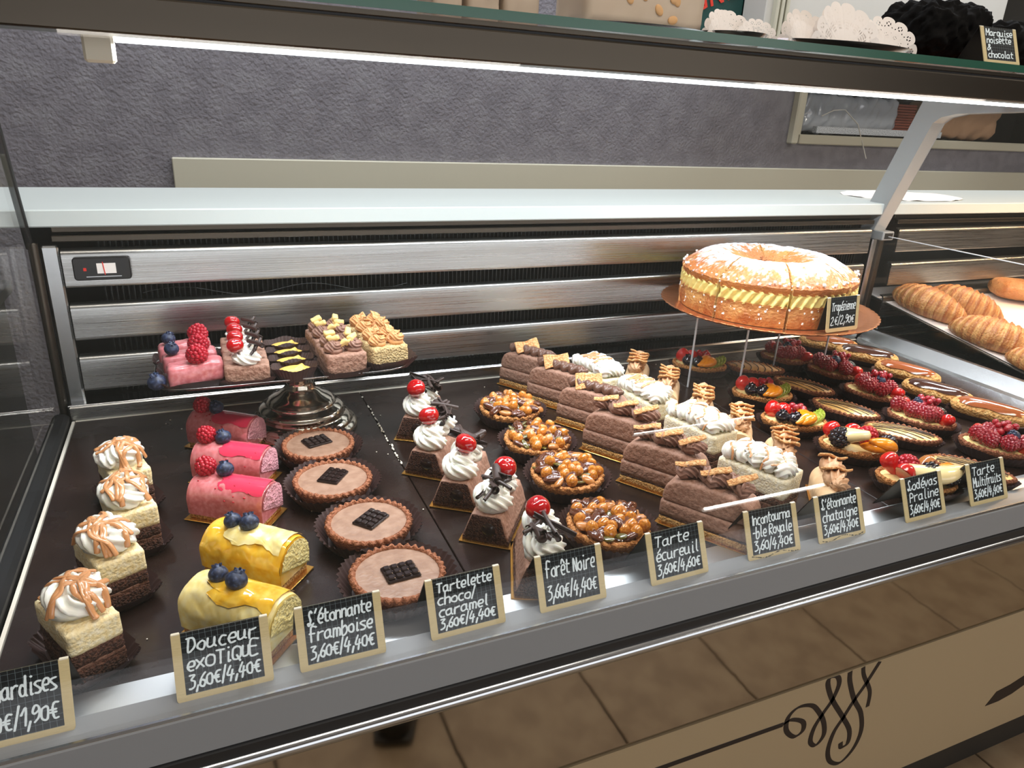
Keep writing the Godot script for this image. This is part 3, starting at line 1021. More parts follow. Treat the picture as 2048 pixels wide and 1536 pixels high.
func curl_mesh(l: float, r: float, open: float, sd: float) -> Mesh:
	# a shaving of chocolate rolled into an open tube
	return kept("curl%s" % str([l, r, open, sd]), func():
		var m := MB.new()
		var sec := PackedVector2Array()
		var n := 10
		for i in n + 1:
			var a := open * (float(i) / n - 0.5)
			sec.append(Vector2(r * cos(a), r * sin(a)))
		for i in n + 1:
			var a := open * (0.5 - float(i) / n)
			sec.append(Vector2((r - 0.0007) * cos(a), (r - 0.0007) * sin(a)))
		var path := PackedVector3Array()
		for i in 7:
			var t := i / 6.0
			path.append(Vector3((t - 0.5) * l, 0.0015 * sin(t * 2.6 + sd), 0.0012 * sin(t * 3.7 + sd * 2.0)))
		m.sweep(path, sec)
		return m.mesh())


func cherry_mesh() -> Mesh:
	return kept("cherry", func():
		var m := MB.new()
		var f := func(u: float, w: float):
			var th: float = u * TAU
			var r := 0.0088 * (1.0 - 0.16 * exp(-pow((w - 0.0) * 5.0, 2.0)) - 0.05 * exp(-pow((th - 1.2) * 2.0, 2.0)))
			r *= 1.0 + 0.03 * nz.get_noise_3d(cos(th) * 2.0, w * 5.0, sin(th) * 2.0)
			return Vector3(r * cos(th) * sin(w * PI), 0.0082 + r * 0.92 * cos(w * PI), r * sin(th) * sin(w * PI))
		m.grid(24, 16, f, true)
		return m.mesh())


func berry_mesh(key: String, r: float, h: float, rows: int, br: float, hole := true) -> Mesh:
	return kept(key, func():
		var m := MB.new()
		m.ball(Vector3(0, h * 0.5, 0), Vector3(r * 0.82, h * 0.5, r * 0.82), 12, 8)
		for j in rows:
			var w := (j + 0.6) / (rows + 0.2)
			var rr := r * pow(sin(w * PI * 0.94 + 0.06), 0.8)
			var n := maxi(1, int(round(TAU * rr * 0.86 / (br * 1.62))))
			for i in n:
				var a := TAU * (i + 0.5 * (j % 2)) / n
				m.ball(Vector3(rr * 0.84 * cos(a), h * (1.0 - w) * 0.98 + br * 0.2, rr * 0.84 * sin(a)), Vector3(br, br, br), 7, 5)
		return m.mesh())


func raspberry() -> Mesh:
	return berry_mesh("raspberry", 0.0095, 0.0185, 7, 0.0025)


func blackberry() -> Mesh:
	return berry_mesh("blackberry", 0.0088, 0.017, 6, 0.0027)


func blueberry() -> Mesh:
	return kept("blueberry", func():
		var m := MB.new()
		var pr := PackedVector2Array()
		for i in 11:
			var a := PI * (1.0 - i / 11.6)
			pr.append(Vector2(0.0072 * sin(a) + 0.00005, 0.0066 + 0.0064 * cos(a)))
		pr.append(Vector2(0.0030, 0.0137))
		pr.append(Vector2(0.0022, 0.0126))
		pr.append(Vector2(0.0001, 0.0116))
		m.lathe(pr, 20)
		for i in 5:
			var a := TAU * i / 5.0
			m.box(Vector3(0.003 * cos(a), 0.0124, 0.003 * sin(a)), Vector3(0.0014, 0.0018, 0.0014))
		return m.mesh())


func bead(r: float) -> Mesh:
	return kept("bead%f" % r, func():
		var m := MB.new()
		m.ball(Vector3.ZERO, Vector3(r, r, r), 14, 9)
		return m.mesh())


func nut_mesh(kind: int) -> Mesh:
	return kept("nut%d" % kind, func():
		var m := MB.new()
		var f := func(u: float, w: float):
			var th: float = u * TAU
			var s := sin(w * PI)
			var y := cos(w * PI)
			var q := Vector3(cos(th) * s, y, sin(th) * s)
			if kind == 0:
				q *= Vector3(0.0062, 0.0064 + 0.0012 * maxf(0.0, y) * pow(maxf(0.0, y), 4.0), 0.0062)
			elif kind == 1:
				q = Vector3(q.x * 0.0092 * (1.0 - 0.12 * q.x), q.y * 0.0034, q.z * 0.0052 * (1.0 - 0.35 * q.x))
			elif kind == 2:
				q = Vector3(q.x * 0.0075, q.y * 0.0017, q.z * 0.0036 * (1.0 - 0.3 * q.x))
			else:
				q = Vector3(q.x * 0.0105, q.y * 0.0042 * (1.0 + 0.25 * cos(q.z * 9.0)), q.z * 0.0056)
			return q * (1.0 + 0.05 * nz.get_noise_3dv(q * 260.0))
		m.grid(14, 9, f, true)
		return m.mesh())


func crumb_box(s: Vector3, r: float, amp: float, sd: float, n := 18) -> Mesh:
	return kept("crumb%s" % str([s, r, amp, sd, n]), func():
		var m := MB.new()
		m.crumb(Vector3.ZERO, s, r, amp, 160.0, nz, n, null, Vector3(sd, sd * 0.7, 0))
		return m.mesh(true))


func shard_mesh(l: float, w: float, t: float, sd: float) -> Mesh:
	return kept("shard%s" % str([l, w, t, sd]), func():
		var m := MB.new()
		m.crumb(Vector3.ZERO, Vector3(l, t, w), t * 0.35, 0.0006, 200.0, nz, 12, func(q: Vector3): return q + Vector3(0, 0.12 * q.x * q.x / l + 0.001 * sin(q.x * 300.0 + sd), 0.18 * q.z * sin(q.x * 90.0 + sd)), Vector3(sd, 0, 0))
		return m.mesh(true))


# sauce run over something: thin rounded lines following height(x, z)
func drizzle_mesh(key: String, paths: Array, r: float) -> Mesh:
	return kept(key, func():
		var m := MB.new()
		for p in paths:
			m.tube(p, r, 8, 0, 0.0, 0.0, true, 0.55)
		return m.mesh())


func bas(yaw: float, pitch := 0.0, roll := 0.0, s := 1.0) -> Basis:
	return Basis.from_euler(Vector3(roll, yaw, pitch)).scaled(Vector3.ONE * s)


func fr(yaw: float, pitch := 0.0, roll := 0.0, s := 1.0) -> Basis:
	# fruit is cut larger than the shared piece
	return bas(yaw, pitch, roll, s * 1.24)


func ordinal(i: int) -> String:
	return ["first", "second", "third", "fourth", "fifth", "sixth"][i]


func pastries() -> void:
	# small squares with whipped cream: front to back
	var rows := [[0.056, 0.442], [0.069, 0.366], [0.079, 0.296], [0.071, 0.222]]
	for i in rows.size():
		cream_cake(rows[i][0], rows[i][1], turn_of(-0.42, -0.91) + [0.05, 0.0, -0.12, -0.1][i], i)
	rows = [[0.166, 0.278], [0.170, 0.203], [0.166, 0.118]]
	for i in rows.size():
		berry_log(rows[i][0], rows[i][1], turn_of(0.83, 0.56) + [0.0, 0.03, -0.04][i], i)
	rows = [[0.160, 0.452], [0.176, 0.378]]
	for i in rows.size():
		lemon_log(rows[i][0], rows[i][1], turn_of(0.75, 0.66), i)
	rows = [[0.282, 0.442, 0.08], [0.277, 0.358, 0.72], [0.260, 0.268, 0.95], [0.259, 0.183, 0.3]]
	for i in rows.size():
		choc_tart(rows[i][0], rows[i][1], rows[i][2], i)
	rows = [[0.405, 0.456], [0.398, 0.372], [0.389, 0.303], [0.382, 0.232], [0.392, 0.140]]
	for i in rows.size():
		forest_slice(rows[i][0], rows[i][1], turn_of(0.60, -0.80) + [0.25, 0.0, 0.05, -0.03, 0.12][i], i)
	rows = [[0.488, 0.432], [0.497, 0.330], [0.502, 0.244], [0.508, 0.148]]
	for i in rows.size():
		nut_tart(rows[i][0], rows[i][1], i)
	rows = [[0.549, 0.423], [0.556, 0.337], [0.554, 0.254], [0.559, 0.174], [0.553, 0.094], [0.540, 0.026]]
	for i in rows.size():
		royale(rows[i][0] + 0.0385, rows[i][1] + 0.031, turn_of(0.54, 0.84), i)
	rows = [[0.677, 0.419], [0.681, 0.312], [0.668, 0.215], [0.653, 0.118]]
	for i in rows.size():
		layer_slice(rows[i][0], rows[i][1], turn_of([0.42, 0.24, 0.16, 0.2][i], 0.97), i)
	rows = [[0.748, 0.452], [0.752, 0.374], [0.750, 0.302], [0.744, 0.234], [0.742, 0.160], [0.736, 0.090]]
	for i in rows.size():
		chestnut_log(rows[i][0], rows[i][1], turn_of(0.62, -0.78), i)
	rows = [[0.866, 0.462, 0.8, 0.6], [0.868, 0.376, 0.78, 0.63], [0.852, 0.290, 0.85, 0.5], [0.878, 0.200, 0.85, 0.5], [0.866, 0.070, 0.82, 0.57]]
	for i in rows.size():
		fruit_tart(rows[i][0], rows[i][1], turn_of(rows[i][2], rows[i][3]), i)
	rows = [[0.958, 0.462, 0.5, 0.87], [0.966, 0.362, 0.62, 0.78], [0.957, 0.278, 0.45, 0.9], [0.966, 0.190, 0.45, 0.9], [0.948, 0.104, 0.8, 0.6]]
	for i in rows.size():
		praline_boat(rows[i][0], rows[i][1], turn_of(rows[i][2], rows[i][3]), i)
	rows = [[1.047, 0.432, 0.6, 0.8], [1.030, 0.338, 0.52, 0.85], [1.048, 0.246, 0.55, 0.83], [1.062, 0.158, 0.6, 0.8], [1.034, 0.082, 0.7, 0.7]]
	for i in rows.size():
		red_tart(rows[i][0], rows[i][1], turn_of(rows[i][2], rows[i][3]), i)
	rows = [[1.150, 0.352, 0.42, 0.9], [1.142, 0.276, 0.36, 0.93], [1.174, 0.198, 0.36, 0.93], [1.182, 0.112, 0.55, 0.83], [1.166, 0.042, 0.7, 0.71]]
	for i in rows.size():
		eclair(rows[i][0], rows[i][1], turn_of(rows[i][2], rows[i][3]), i)


func cream_cake(x: float, z: float, turn: float, i: int) -> void:
	var t := thing("cream_cake", "small chocolate cake topped with whipped cream and caramel, %s behind the front sill" % ordinal(i), "cake", x, 0.0008, z, turn, "row of whipped cream cakes")
	part("paper_case", cup_mesh("rect", 0.030, 0.019, 0.011, 0.007, 30), M.paper_cup, t)
	part("chocolate_sponge", crumb_box(Vector3(0.056, 0.013, 0.034), 0.0016, 0.0012, i), M.choc_sponge, t, Vector3(0, 0.0006, 0))
	part("chocolate_cream", crumb_box(Vector3(0.0555, 0.004, 0.0335), 0.001, 0.0006, i + 3), M.choc_cream, t, Vector3(0, 0.0125, 0))
	part("chocolate_sponge", crumb_box(Vector3(0.056, 0.011, 0.034), 0.0016, 0.0012, i + 7), M.choc_sponge, t, Vector3(0, 0.0155, 0))
	part("ivory_mousse", crumb_box(Vector3(0.055, 0.019, 0.0345), 0.002, 0.001, i + 11), M.mousse_ivory, t, Vector3(0, 0.0255, 0))
	var top := 0.0435
	var sd := i * 1.3
	part("whipped_cream", swirl_mesh(0.0245, 0.010, 2.0, 0.0100, 1.28, sd, 5), M.cream_white, t, Vector3(0.001, top, 0))
	# caramel threads lying over the cream
	var way: Array = cache["way%s" % str([0.0245, 0.010, 2.0, 0.0100, 1.28, sd])]
	var paths := []
	var r := RandomNumberGenerator.new()
	r.seed = 40 + i
	for k in 7:
		var p := PackedVector3Array()
		var a := r.randf_range(-0.6, 0.6) + (PI / 2 if k > 4 else 0.0)
		var off := r.randf_range(-0.010, 0.010)
		for j in 34:
			var u := j / 33.0 * 2.0 - 1.0
			var wv := off + 0.005 * sin(u * 4.0 + k * 2.0)
			var q := Vector2(cos(a) * u * 0.029 - sin(a) * wv, sin(a) * u * 0.022 + cos(a) * wv)
			if Vector2(q.x / 0.0305, q.y / 0.0225).length() > 0.97:
				continue
			p.append(Vector3(q.x, cream_height(way, q.x, q.y, 0.004), q.y))
		if p.size() > 5:
			paths.append(eased(eased(p)))
	part("caramel_sauce", drizzle_mesh("caramel%d" % i, paths, 0.0022), M.caramel_sauce, t, Vector3(0.001, top + 0.0002, 0))


func berry_log(x: float, z: float, turn: float, i: int) -> void:
	var t := thing("raspberry_log", "glossy pink raspberry mousse log, %s behind the lemon logs" % ordinal(i), "cake", x, 0.0008, z, turn, "raspberry mousse logs")
	part("cake_board", boxm(Vector3(0.083, 0.001, 0.044), 0.0004), M.gold_card, t)
	part("sponge_base", crumb_box(Vector3(0.074, 0.006, 0.036), 0.001, 0.0008, i + 20), M.sponge_gold, t, Vector3(0, 0.001, 0))
	part("mousse", log_mesh(0.076, 0.040, 0.034, i * 3.0, 0.0012, 0.006), M.berry_mousse, t)
	part("cut_face", log_end(0.040, 0.034, 0.006, i), M.berry_cut, t, Vector3(0.038, 0, 0))
	# jelly glaze over the upper right half
	part("jelly_glaze", kept("jelly", func():
		var m := MB.new()
		var o := arch_outline(0.0408, 0.0346, 48)
		var f := func(u: float, w: float):
			var k := 16 + int(round(u * 22)) + int(2.0 * sin(w * 9.0))
			var q := o[clampi(k, 0, o.size() - 1)]
			var e := sin(u * PI)
			var xx := -0.004 + w * 0.0415 + (0.006 * nz.get_noise_2d(u * 5.0, 3.0) - 0.006 * e) * (1.0 - w)
			return Vector3(xx, 0.006 + q.x + 0.0001, q.y)
		m.grid(22, 14, f)
		return m.mesh()), M.berry_jelly, t)
	var fl := RandomNumberGenerator.new()
	fl.seed = 90 + i
	part("berry_flecks", kept("flecks%d" % i, func():
		var m := MB.new()
		var o := arch_outline(0.0405, 0.0343, 24)
		for k in 22:
			var q := o[fl.randi_range(2, 23)]
			m.ball(Vector3(fl.randf_range(-0.035, 0.036), 0.006 + q.x, q.y), Vector3(fl.randf_range(0.0006, 0.0017), 0.0006, fl.randf_range(0.0006, 0.0013)), 7, 5)
		return m.mesh()), M.berry_fleck, t).set_meta("kind", "stuff")
	part("raspberry", raspberry(), M.raspberry, t, Vector3(-0.025, 0.038, -0.003), bas(0.6 * i, 0.5))
	part("blueberry", blueberry(), M.blueberry, t, Vector3(-0.008, 0.0385, -0.002), bas(i, 0.25, -0.3, 1.12))


func lemon_log(x: float, z: float, turn: float, i: int) -> void:
	var t := thing("lemon_log", ["pale yellow lemon cream log with two blueberries", "bright orange-yellow glazed log with two blueberries"][i], "cake", x, 0.0008, z, turn)
	part("cake_board", boxm(Vector3(0.083, 0.001, 0.046), 0.0004), [M.gold_card, M.dark_choc][i] if i == 0 else M.gold_card, t)
	part("sponge_base", crumb_box(Vector3(0.075, 0.010, 0.038), 0.0016, 0.001, i + 30), M.sponge_gold, t, Vector3(0, 0.001, 0))
	part("mousse", log_mesh(0.077, 0.042, 0.034, i * 5.0 + 2.0, 0.0022, 0.0085), [M.lemon_cream, M.lemon_glaze][i], t)
	part("cut_face", log_end(0.042, 0.033, 0.0085, i + 5), M.lemon_cut, t, Vector3(0.0385, 0, 0))
	part("glaze", kept("lglaze%d" % i, func():
		var m := MB.new()
		var o := arch_outline(0.0428, 0.0349, 48)
		var f := func(u: float, w: float):
			var q := o[clampi(9 + int(round(u * 28)) + int(3.0 * sin(w * 7.0 + i)), 0, o.size() - 1)]
			var xx := -0.012 + w * 0.048 + (0.010 * nz.get_noise_2d(u * 4.0, i) - 0.008 * sin(u * PI)) * (1.0 - w)
			var d := 0.0022 * nz.get_noise_3d(xx * 50.0 + i * 5.0 + 2.0, q.x * 50.0, q.y * 50.0)
			return Vector3(xx, 0.0085 + q.x + d + 0.0002, q.y + d * 0.7)
		m.grid(28, 18, f)
		return m.mesh()), [M.lemon_glaze, M.lemon_cream][i], t)
	part("blueberry", blueberry(), M.blueberry, t, Vector3(-0.016, 0.0405, 0.0005), bas(i, 0.3, -0.3, 1.0))
	part("blueberry", blueberry(), M.blueberry, t, Vector3(-0.001, 0.0410, [0.004, 0.002][i]), bas(i + 2, -0.35, 0.3, 1.12))


func tablet_mesh() -> Mesh:
	return kept("tablet", func():
		var m := MB.new()
		m.box(Vector3.ZERO, Vector3(0.0285, 0.0026, 0.0222), 0.0009)
		for a in 4:
			for b in 3:
				m.box(Vector3((a - 1.5) * 0.0067, 0.0024, (b - 1.0) * 0.0066), Vector3(0.0058, 0.0020, 0.0057), 0.0009)
		return m.mesh())


func choc_tart(x: float, z: float, yaw: float, i: int) -> void:
	var t := thing("chocolate_tartlet", "round chocolate caramel tartlet with dark chocolate tablet, %s behind its price tag" % ordinal(i), "tart", x, 0.0008, z, 0.3 * i, "chocolate caramel tartlets")
	part("paper_case", cup_mesh("round", 0.0375, 0.0375, 0.0170, 0.0108, 44), M.paper_cup, t)
	part("crust", shell_mesh("round", 0.0395, 0.0395, 0.0185, 34, 0.0052, 0.035), M.crust_brown, t, Vector3(0, 0.0008, 0))
	part("chocolate_filling", disc_mesh("round", 0.0358, 0.0358, 0.0172, 0.0008, 0.0003), M.tart_fill, t)
	part("chocolate_tablet", tablet_mesh(), M.dark_choc, t, Vector3(0.002, 0.0176, [0.002, 0.0, -0.002, -0.003][i]), bas(yaw - 0.3 * i))


func forest_slice(x: float, z: float, turn: float, i: int) -> void:
	var t := thing("black_forest_slice", "black forest slice with whipped cream, glazed cherry and chocolate curls, %s behind its price tag" % ordinal(i), "cake", x, 0.0008, z, turn, "black forest slices")
	part("cake_board", boxm(Vector3(0.084, 0.001, 0.050), 0.0004), M.gold_card, t)
	var sh := func(q: Vector3): return Vector3(q.x, q.y, q.z * (1.0 - 0.40 * q.y / 0.026))
	part("sponge_base", crumb_box(Vector3(0.078, 0.006, 0.045), 0.001, 0.001, i + 50), M.choc_sponge, t, Vector3(0, 0.001, 0))
	part("chocolate_mousse", kept("forest%d" % (i % 3), func():
		var m := MB.new()
		m.crumb(Vector3.ZERO, Vector3(0.078, 0.024, 0.0445), 0.0016, 0.0009, 120.0, nz, 20, sh, Vector3(i, 0, 0))
		return m.mesh(true)), M.royale_mousse, t, Vector3(0, 0.006, 0))
	# the cut end: darker sponge with half a cherry in it
	part("cut_end", kept("forestend", func():
		var m := MB.new()
		m.crumb(Vector3.ZERO, Vector3(0.0022, 0.0225, 0.041), 0.0007, 0.0009, 260.0, nz, 16, func(q: Vector3): return Vector3(q.x, q.y, q.z * (1.0 - 0.40 * q.y / 0.026)))
		return m.mesh(true)), M.choc_sponge, t, Vector3(-0.0388, 0.0068, 0))
	var ch := MB.new()
	ch.tube(PackedVector3Array([Vector3(-0.0390, 0.0165, 0.003), Vector3(-0.0408, 0.0165, 0.003)]), 0.0065, 14)
	part("cherry_half", kept("chalf", func(): return ch.mesh()), M.dark_choc, t)
	var top := 0.0285
	var front := i >= 2
	part("whipped_cream", swirl_mesh(0.0215, 0.019, 2.2, 0.0092, 1.0, 0.4 * i, 6), M.cream_white, t, Vector3(-0.0195, top, 0))
	part("whipped_cream", swirl_mesh(0.0205, 0.013, 2.0, 0.0092, 1.1, 1.0 + 0.7 * i, 6), M.cream_white, t, Vector3(0.0185, top, 0))
	var cx: float = -0.0195 if front else 0.012
	part("glazed_cherry", cherry_mesh(), M.cherry, t, Vector3(cx, top + (0.0255 if front else 0.0205), 0.001), bas(i * 1.7, 0.3, -0.5, 1.28))
	var r := RandomNumberGenerator.new()
	r.seed = 300 + i
	for k in 11:
		var l := r.randf_range(0.018, 0.042)
		var bx := (0.014 if front else -0.018) + r.randf_range(-0.013, 0.013)
		part("chocolate_curl", curl_mesh(snappedf(l, 0.004), [0.0018, 0.0026, 0.0042][k % 3], [5.2, 3.6, 4.4][k % 3], k % 3), M.curl_choc, t, Vector3(bx, top + 0.0215 + r.randf_range(0.0, 0.009), r.randf_range(-0.010, 0.010)), bas(r.randf_range(-1.2, 1.2) + 0.4, r.randf_range(-0.35, 0.35), r.randf_range(-2.0, 2.0)))


func nut_tart(x: float, z: float, i: int) -> void:
	var t := thing("nut_tart", "round tart heaped with caramelised nuts, %s behind its price tag" % ordinal(i), "tart", x, 0.0008, z, i * 0.7, "caramelised nut tarts")
	part("paper_case", cup_mesh("round", 0.0375, 0.0375, 0.0165, 0.0095, 44), M.paper_cup, t)
	part("crust", shell_mesh("round", 0.0395, 0.0395, 0.0175, 26, 0.0056, 0.05), M.crust_gold, t, Vector3(0, 0.0008, 0))
	part("caramel_filling", kept("carfill%d" % (i % 2), func():
		var m := MB.new()
		var f := func(u: float, w: float):
			var p := Vector2(cos(u * TAU), sin(u * TAU)) * 0.0362 * w
			return Vector3(p.x, 0.0165 + 0.0035 * (1.0 - w * w) + 0.0022 * nz.get_noise_2d(p.x * 110.0 + i, p.y * 110.0), p.y)
		m.grid(44, 18, f, true)
		return m.mesh()), M.nut_caramel, t)
	var r := RandomNumberGenerator.new()
	r.seed = 500 + i
	var pts: Array[Vector2] = []
	var tries := 0
	while pts.size() < [46, 52, 52, 46][i] and tries < 1500:
		tries += 1
		var p := Vector2(r.randf_range(-1, 1), r.randf_range(-1, 1)) * 0.034
		if p.length() > 0.0335:
			continue
		var ok := true
		for q in pts:
			if q.distance_to(p) < 0.0074:
				ok = false
				break
		if ok:
			pts.append(p)
	for k in pts.size():
		var p := pts[k]
		var kind: int = [0, 1, 3, 2, 3, 0, 1, 0][r.randi() % 8]
		var nm: String = ["hazelnut", "almond", "pumpkin_seed", "pecan"][kind]
		var ma: Material = [M.hazelnut, [M.almond, M.brown_nut][k % 2], M.pumpkin_seed, M.brown_nut][kind]
		var y := 0.0185 + 0.0035 * (1.0 - pow(p.length() / 0.0362, 2.0)) + r.randf_range(0.0, 0.0035) + (0.001 if kind == 0 else 0.0)
		part(nm, nut_mesh(kind), ma, t, Vector3(p.x, y, p.y), bas(r.randf() * TAU, r.randf_range(-0.5, 0.5), r.randf_range(-0.5, 0.5), r.randf_range(0.88, 1.08)))


func royale(x: float, z: float, turn: float, i: int) -> void:
	var ribbed := i < 3
	var t := thing("chocolate_royale", "tall chocolate mousse slice with %s, %s behind its price tag" % ["ribbed cream and wafer sticks" if ribbed else "a smooth ganache plait", ordinal(i)], "cake", x, 0.0008, z, turn, "chocolate mousse slices on gold boards")
	part("cake_board", boxm(Vector3(0.096, 0.001, 0.034), 0.0004), M.gold_card, t)
	part("biscuit", crumb_box(Vector3(0.090, 0.008, 0.029), 0.001, 0.0012, i + 60, 24), M.sponge_gold, t, Vector3(0, 0.001, 0))
	part("crunch_layer", crumb_box(Vector3(0.0895, 0.0026, 0.0288), 0.0008, 0.0006, i + 63, 24), M.choc_sponge, t, Vector3(0, 0.0088, 0))
	part("mousse_layer", crumb_box(Vector3(0.0905, 0.0155, 0.0296), 0.0012, 0.0007, i + 66, 26), M.royale_mousse, t, Vector3(0, 0.0110, 0))
	part("mousse_layer", kept("royaltop%d" % (i % 2), func():
		var m := MB.new()
		var bend := func(q: Vector3):
			# the ends round over towards the top
			var u := clampf(q.y / 0.0265, 0.0, 1.0)
			return Vector3(q.x * (1.0 - 0.17 * pow(u, 3.0)), q.y - 0.004 * pow(absf(q.x) / 0.045, 4.0) * u, q.z)
		m.crumb(Vector3.ZERO, Vector3(0.0900, 0.0265, 0.0292), 0.0045, 0.0008, 110.0, nz, 28, bend, Vector3(i * 4, 0, 0))
		return m.mesh(true)), M.royale_mousse, t, Vector3(0, 0.0262, 0))
	var top := 0.0515
	if ribbed:
		part("piped_cream", rope_mesh(0.074, 0.0065, 2.5, 0.0092, 0.7 * i, 7, 0.38, 130.0, 0.003), M.royale_cream, t, Vector3(0, top - 0.001, 0))
		for k in 3:
			part("wafer_stick", shard_mesh(0.029, 0.0058, 0.0026, k), M.wafer, t, Vector3(-0.024 + 0.025 * k, top + 0.0155, 0.003), bas(0.45 + 0.2 * k, 0.30, 0.5))
	else:
		for s in [0.0, PI]:
			part("ganache_plait", rope_mesh(0.074, 0.0052, 3.0, 0.0058, s, 0, 0.0, 0.0, 0.0035), M.ganache, t, Vector3(0, top - 0.001, 0))
		part("wafer_shard", shard_mesh(0.034, 0.020, 0.0028, i), M.wafer, t, Vector3(-0.010, top + 0.0100, -0.001), bas(0.2 * i, 0.25, 0.75))


func layer_slice(x: float, z: float, turn: float, i: int) -> void:
	var t := thing("cream_layer_slice", "white mousse slice on chocolate sponge with %s, %s behind the front sill" % ["caramel streaked cream" if i < 2 else "an orange glaze patch", ordinal(i)], "cake", x, 0.0008, z, turn, "white mousse slices on chocolate sponge")
	part("chocolate_sponge", crumb_box(Vector3(0.076, 0.010, 0.042), 0.0016, 0.0014, i + 80, 22), M.choc_sponge, t)
	part("chocolate_cream", crumb_box(Vector3(0.0755, 0.003, 0.0415), 0.0009, 0.0006, i + 81, 22), M.choc_cream, t, Vector3(0, 0.0095, 0))
	part("chocolate_sponge", crumb_box(Vector3(0.076, 0.0095, 0.042), 0.0016, 0.0014, i + 82, 22), M.choc_sponge, t, Vector3(0, 0.0120, 0))
	part("white_mousse", crumb_box(Vector3(0.0755, 0.0225, 0.0425), 0.0020, 0.0010, i + 84, 22), M.mousse_white, t, Vector3(0, 0.0210, 0))
	var top := 0.0430
	part("piped_cream", kept("ruffle%d" % (i % 2), func():
		var m := MB.new()
		var path := PackedVector3Array()
		var n := 90
		for k in n + 1:
			var u := float(k) / n
			path.append(Vector3((u - 0.5) * 0.065, 0.0066 + 0.0016 * sin(u * 60.0 + i) + 0.0035 * sin(u * PI), 0.0150 * sin(u * TAU * 4.5 + i)))
		m.tube(path, 0.0084, 24, 7, 0.36, 130.0)
		cache["ruffleway%d" % (i % 2)] = [path, 0.0084]
		return m.mesh()), M.cream_white, t, Vector3(0, top, 0))
	if i < 2:
		var paths := []
		for k in 4:
			var p := PackedVector3Array()
			for j in 37:
				var u := j / 36.0
				var xx := -0.026 + 0.016 * k + 0.006 * sin(u * 7.0 + k)
				p.append(Vector3(xx, cream_height(cache["ruffleway%d" % (i % 2)], xx, (u - 0.5) * 0.042, 0.0005), (u - 0.5) * 0.042))
			paths.append(eased(p))
		part("caramel_sauce", drizzle_mesh("lcar%d" % i, paths, 0.0012), M.caramel_sauce, t, Vector3(0, top, 0))
	else:
		var paths := []
		for k in 9:
			var p := PackedVector3Array()
			for j in 9:
				var u := j / 8.0
				var xx := -0.024 + 0.004 * k + 0.003 * sin(k * 2.0)
				var zz := (u - 0.5) * (0.026 + 0.006 * sin(k * 1.7))
				p.append(Vector3(xx, cream_height(cache["ruffleway%d" % (i % 2)], xx, zz, 0.004), zz))
			paths.append(p)
		part("orange_glaze", drizzle_mesh("oglaze%d" % i, paths, 0.0023), M.caramel_sauce, t, Vector3(0, top, 0))


func chestnut_log(x: float, z: float, turn: float, i: int) -> void:
	var t := thing("chestnut_log", "beige chestnut cream log with wafer leaves, %s behind its price tag" % ordinal(i), "cake", x, 0.0008, z, turn, "chestnut cream logs")
	part("cake_board", boxm(Vector3(0.072, 0.001, 0.037), 0.0004), M.gold_card, t)
	part("mousse", log_mesh(0.068, 0.034, 0.029, i * 2.0 + 40.0, 0.001, 0.001), M.chestnut_skin, t)
	part("piped_cream", rope_mesh(0.060, 0.0030, 2.0, 0.0118, 0.5 * i, 8, 0.40, 100.0, 0.002), M.chestnut_cream, t, Vector3(0, 0.0255, 0))
	for k in (2 if i == 0 else 4):
		part("wafer_leaf", shard_mesh(0.028, 0.014, 0.0026, k + i), M.wafer, t, Vector3((0.022 - 0.030 * k) if i == 0 else (0.018 - 0.013 * k), 0.0435, 0.0), bas(PI / 2 + 0.25 * sin(i + k), 0.05, 0.55))


func oval_base(t: Node3D, a: float, b: float, crust: Material, case_deep := 0.013) -> void:
	part("paper_case", cup_mesh("round", a - 0.003, b - 0.003, case_deep, 0.009, 46), M.paper_cup, t)
	part("crust", shell_mesh("round", a, b, 0.0155, 36, 0.0045, 0.03), crust, t, Vector3(0, 0.0008, 0))


func slice_mesh(kind: String) -> Mesh:
	return kept("slice" + kind, func():
		var m := MB.new()
		if kind == "kiwi":
			# half rounds lying like shingles
			for k in 4:
				var o := PackedVector2Array()
				for j in 13:
					var a := PI * j / 12.0
					o.append(Vector2(0.0105 * cos(a), 0.0095 * sin(a)))
				m.prism(o, 0.0022, Transform3D(bas(0.0, 0.45, 0.0), Vector3(-0.009 + 0.006 * k, 0.001, -0.004)), 0.0006, 30)
		elif kind == "orange":
			var p := PackedVector3Array()
			var rd := PackedFloat32Array()
			for j in 13:
				var u := j / 12.0
				p.append(Vector3((u - 0.5) * 0.032, 0.002 + 0.004 * sin(u * PI), 0.006 * sin(u * PI)))
				rd.append(0.0015 + 0.0062 * pow(sin(u * PI), 0.7))
			m.tube(p, rd, 12, 0, 0, 0, true, 0.8)
		elif kind == "pear":
			var p := PackedVector3Array()
			var rd := PackedFloat32Array()
			for j in 13:
				var u := j / 12.0
				p.append(Vector3((u - 0.5) * 0.042, 0.005 + 0.002 * sin(u * PI), 0.010 * sin(u * PI)))
				rd.append(0.003 + 0.0058 * pow(sin(clampf(u * 0.85 + 0.08, 0, 1) * PI), 0.8))
			m.tube(p, rd, 12, 0, 0, 0, true, 0.8)
		elif kind == "strawberry":
			var f := func(u: float, w: float):
				var y: float = cos(w * PI)
				var r := 0.0078 * pow(sin(w * PI), 0.85) * (1.0 + 0.55 * y)
				return Vector3(r * cos(u * TAU), 0.0122 * y, maxf(r * sin(u * TAU), -0.0012))
			m.grid(18, 12, f, true)
		else:
			# apricot quarter, a hollow half shell
			var f := func(u: float, w: float): return Vector3(0.0125 * cos(u * TAU) * sin(w * PI * 0.5), 0.008 * cos(w * PI * 0.5), 0.0085 * sin(u * TAU) * sin(w * PI * 0.5))
			m.grid(18, 8, f, true)
		return m.mesh())


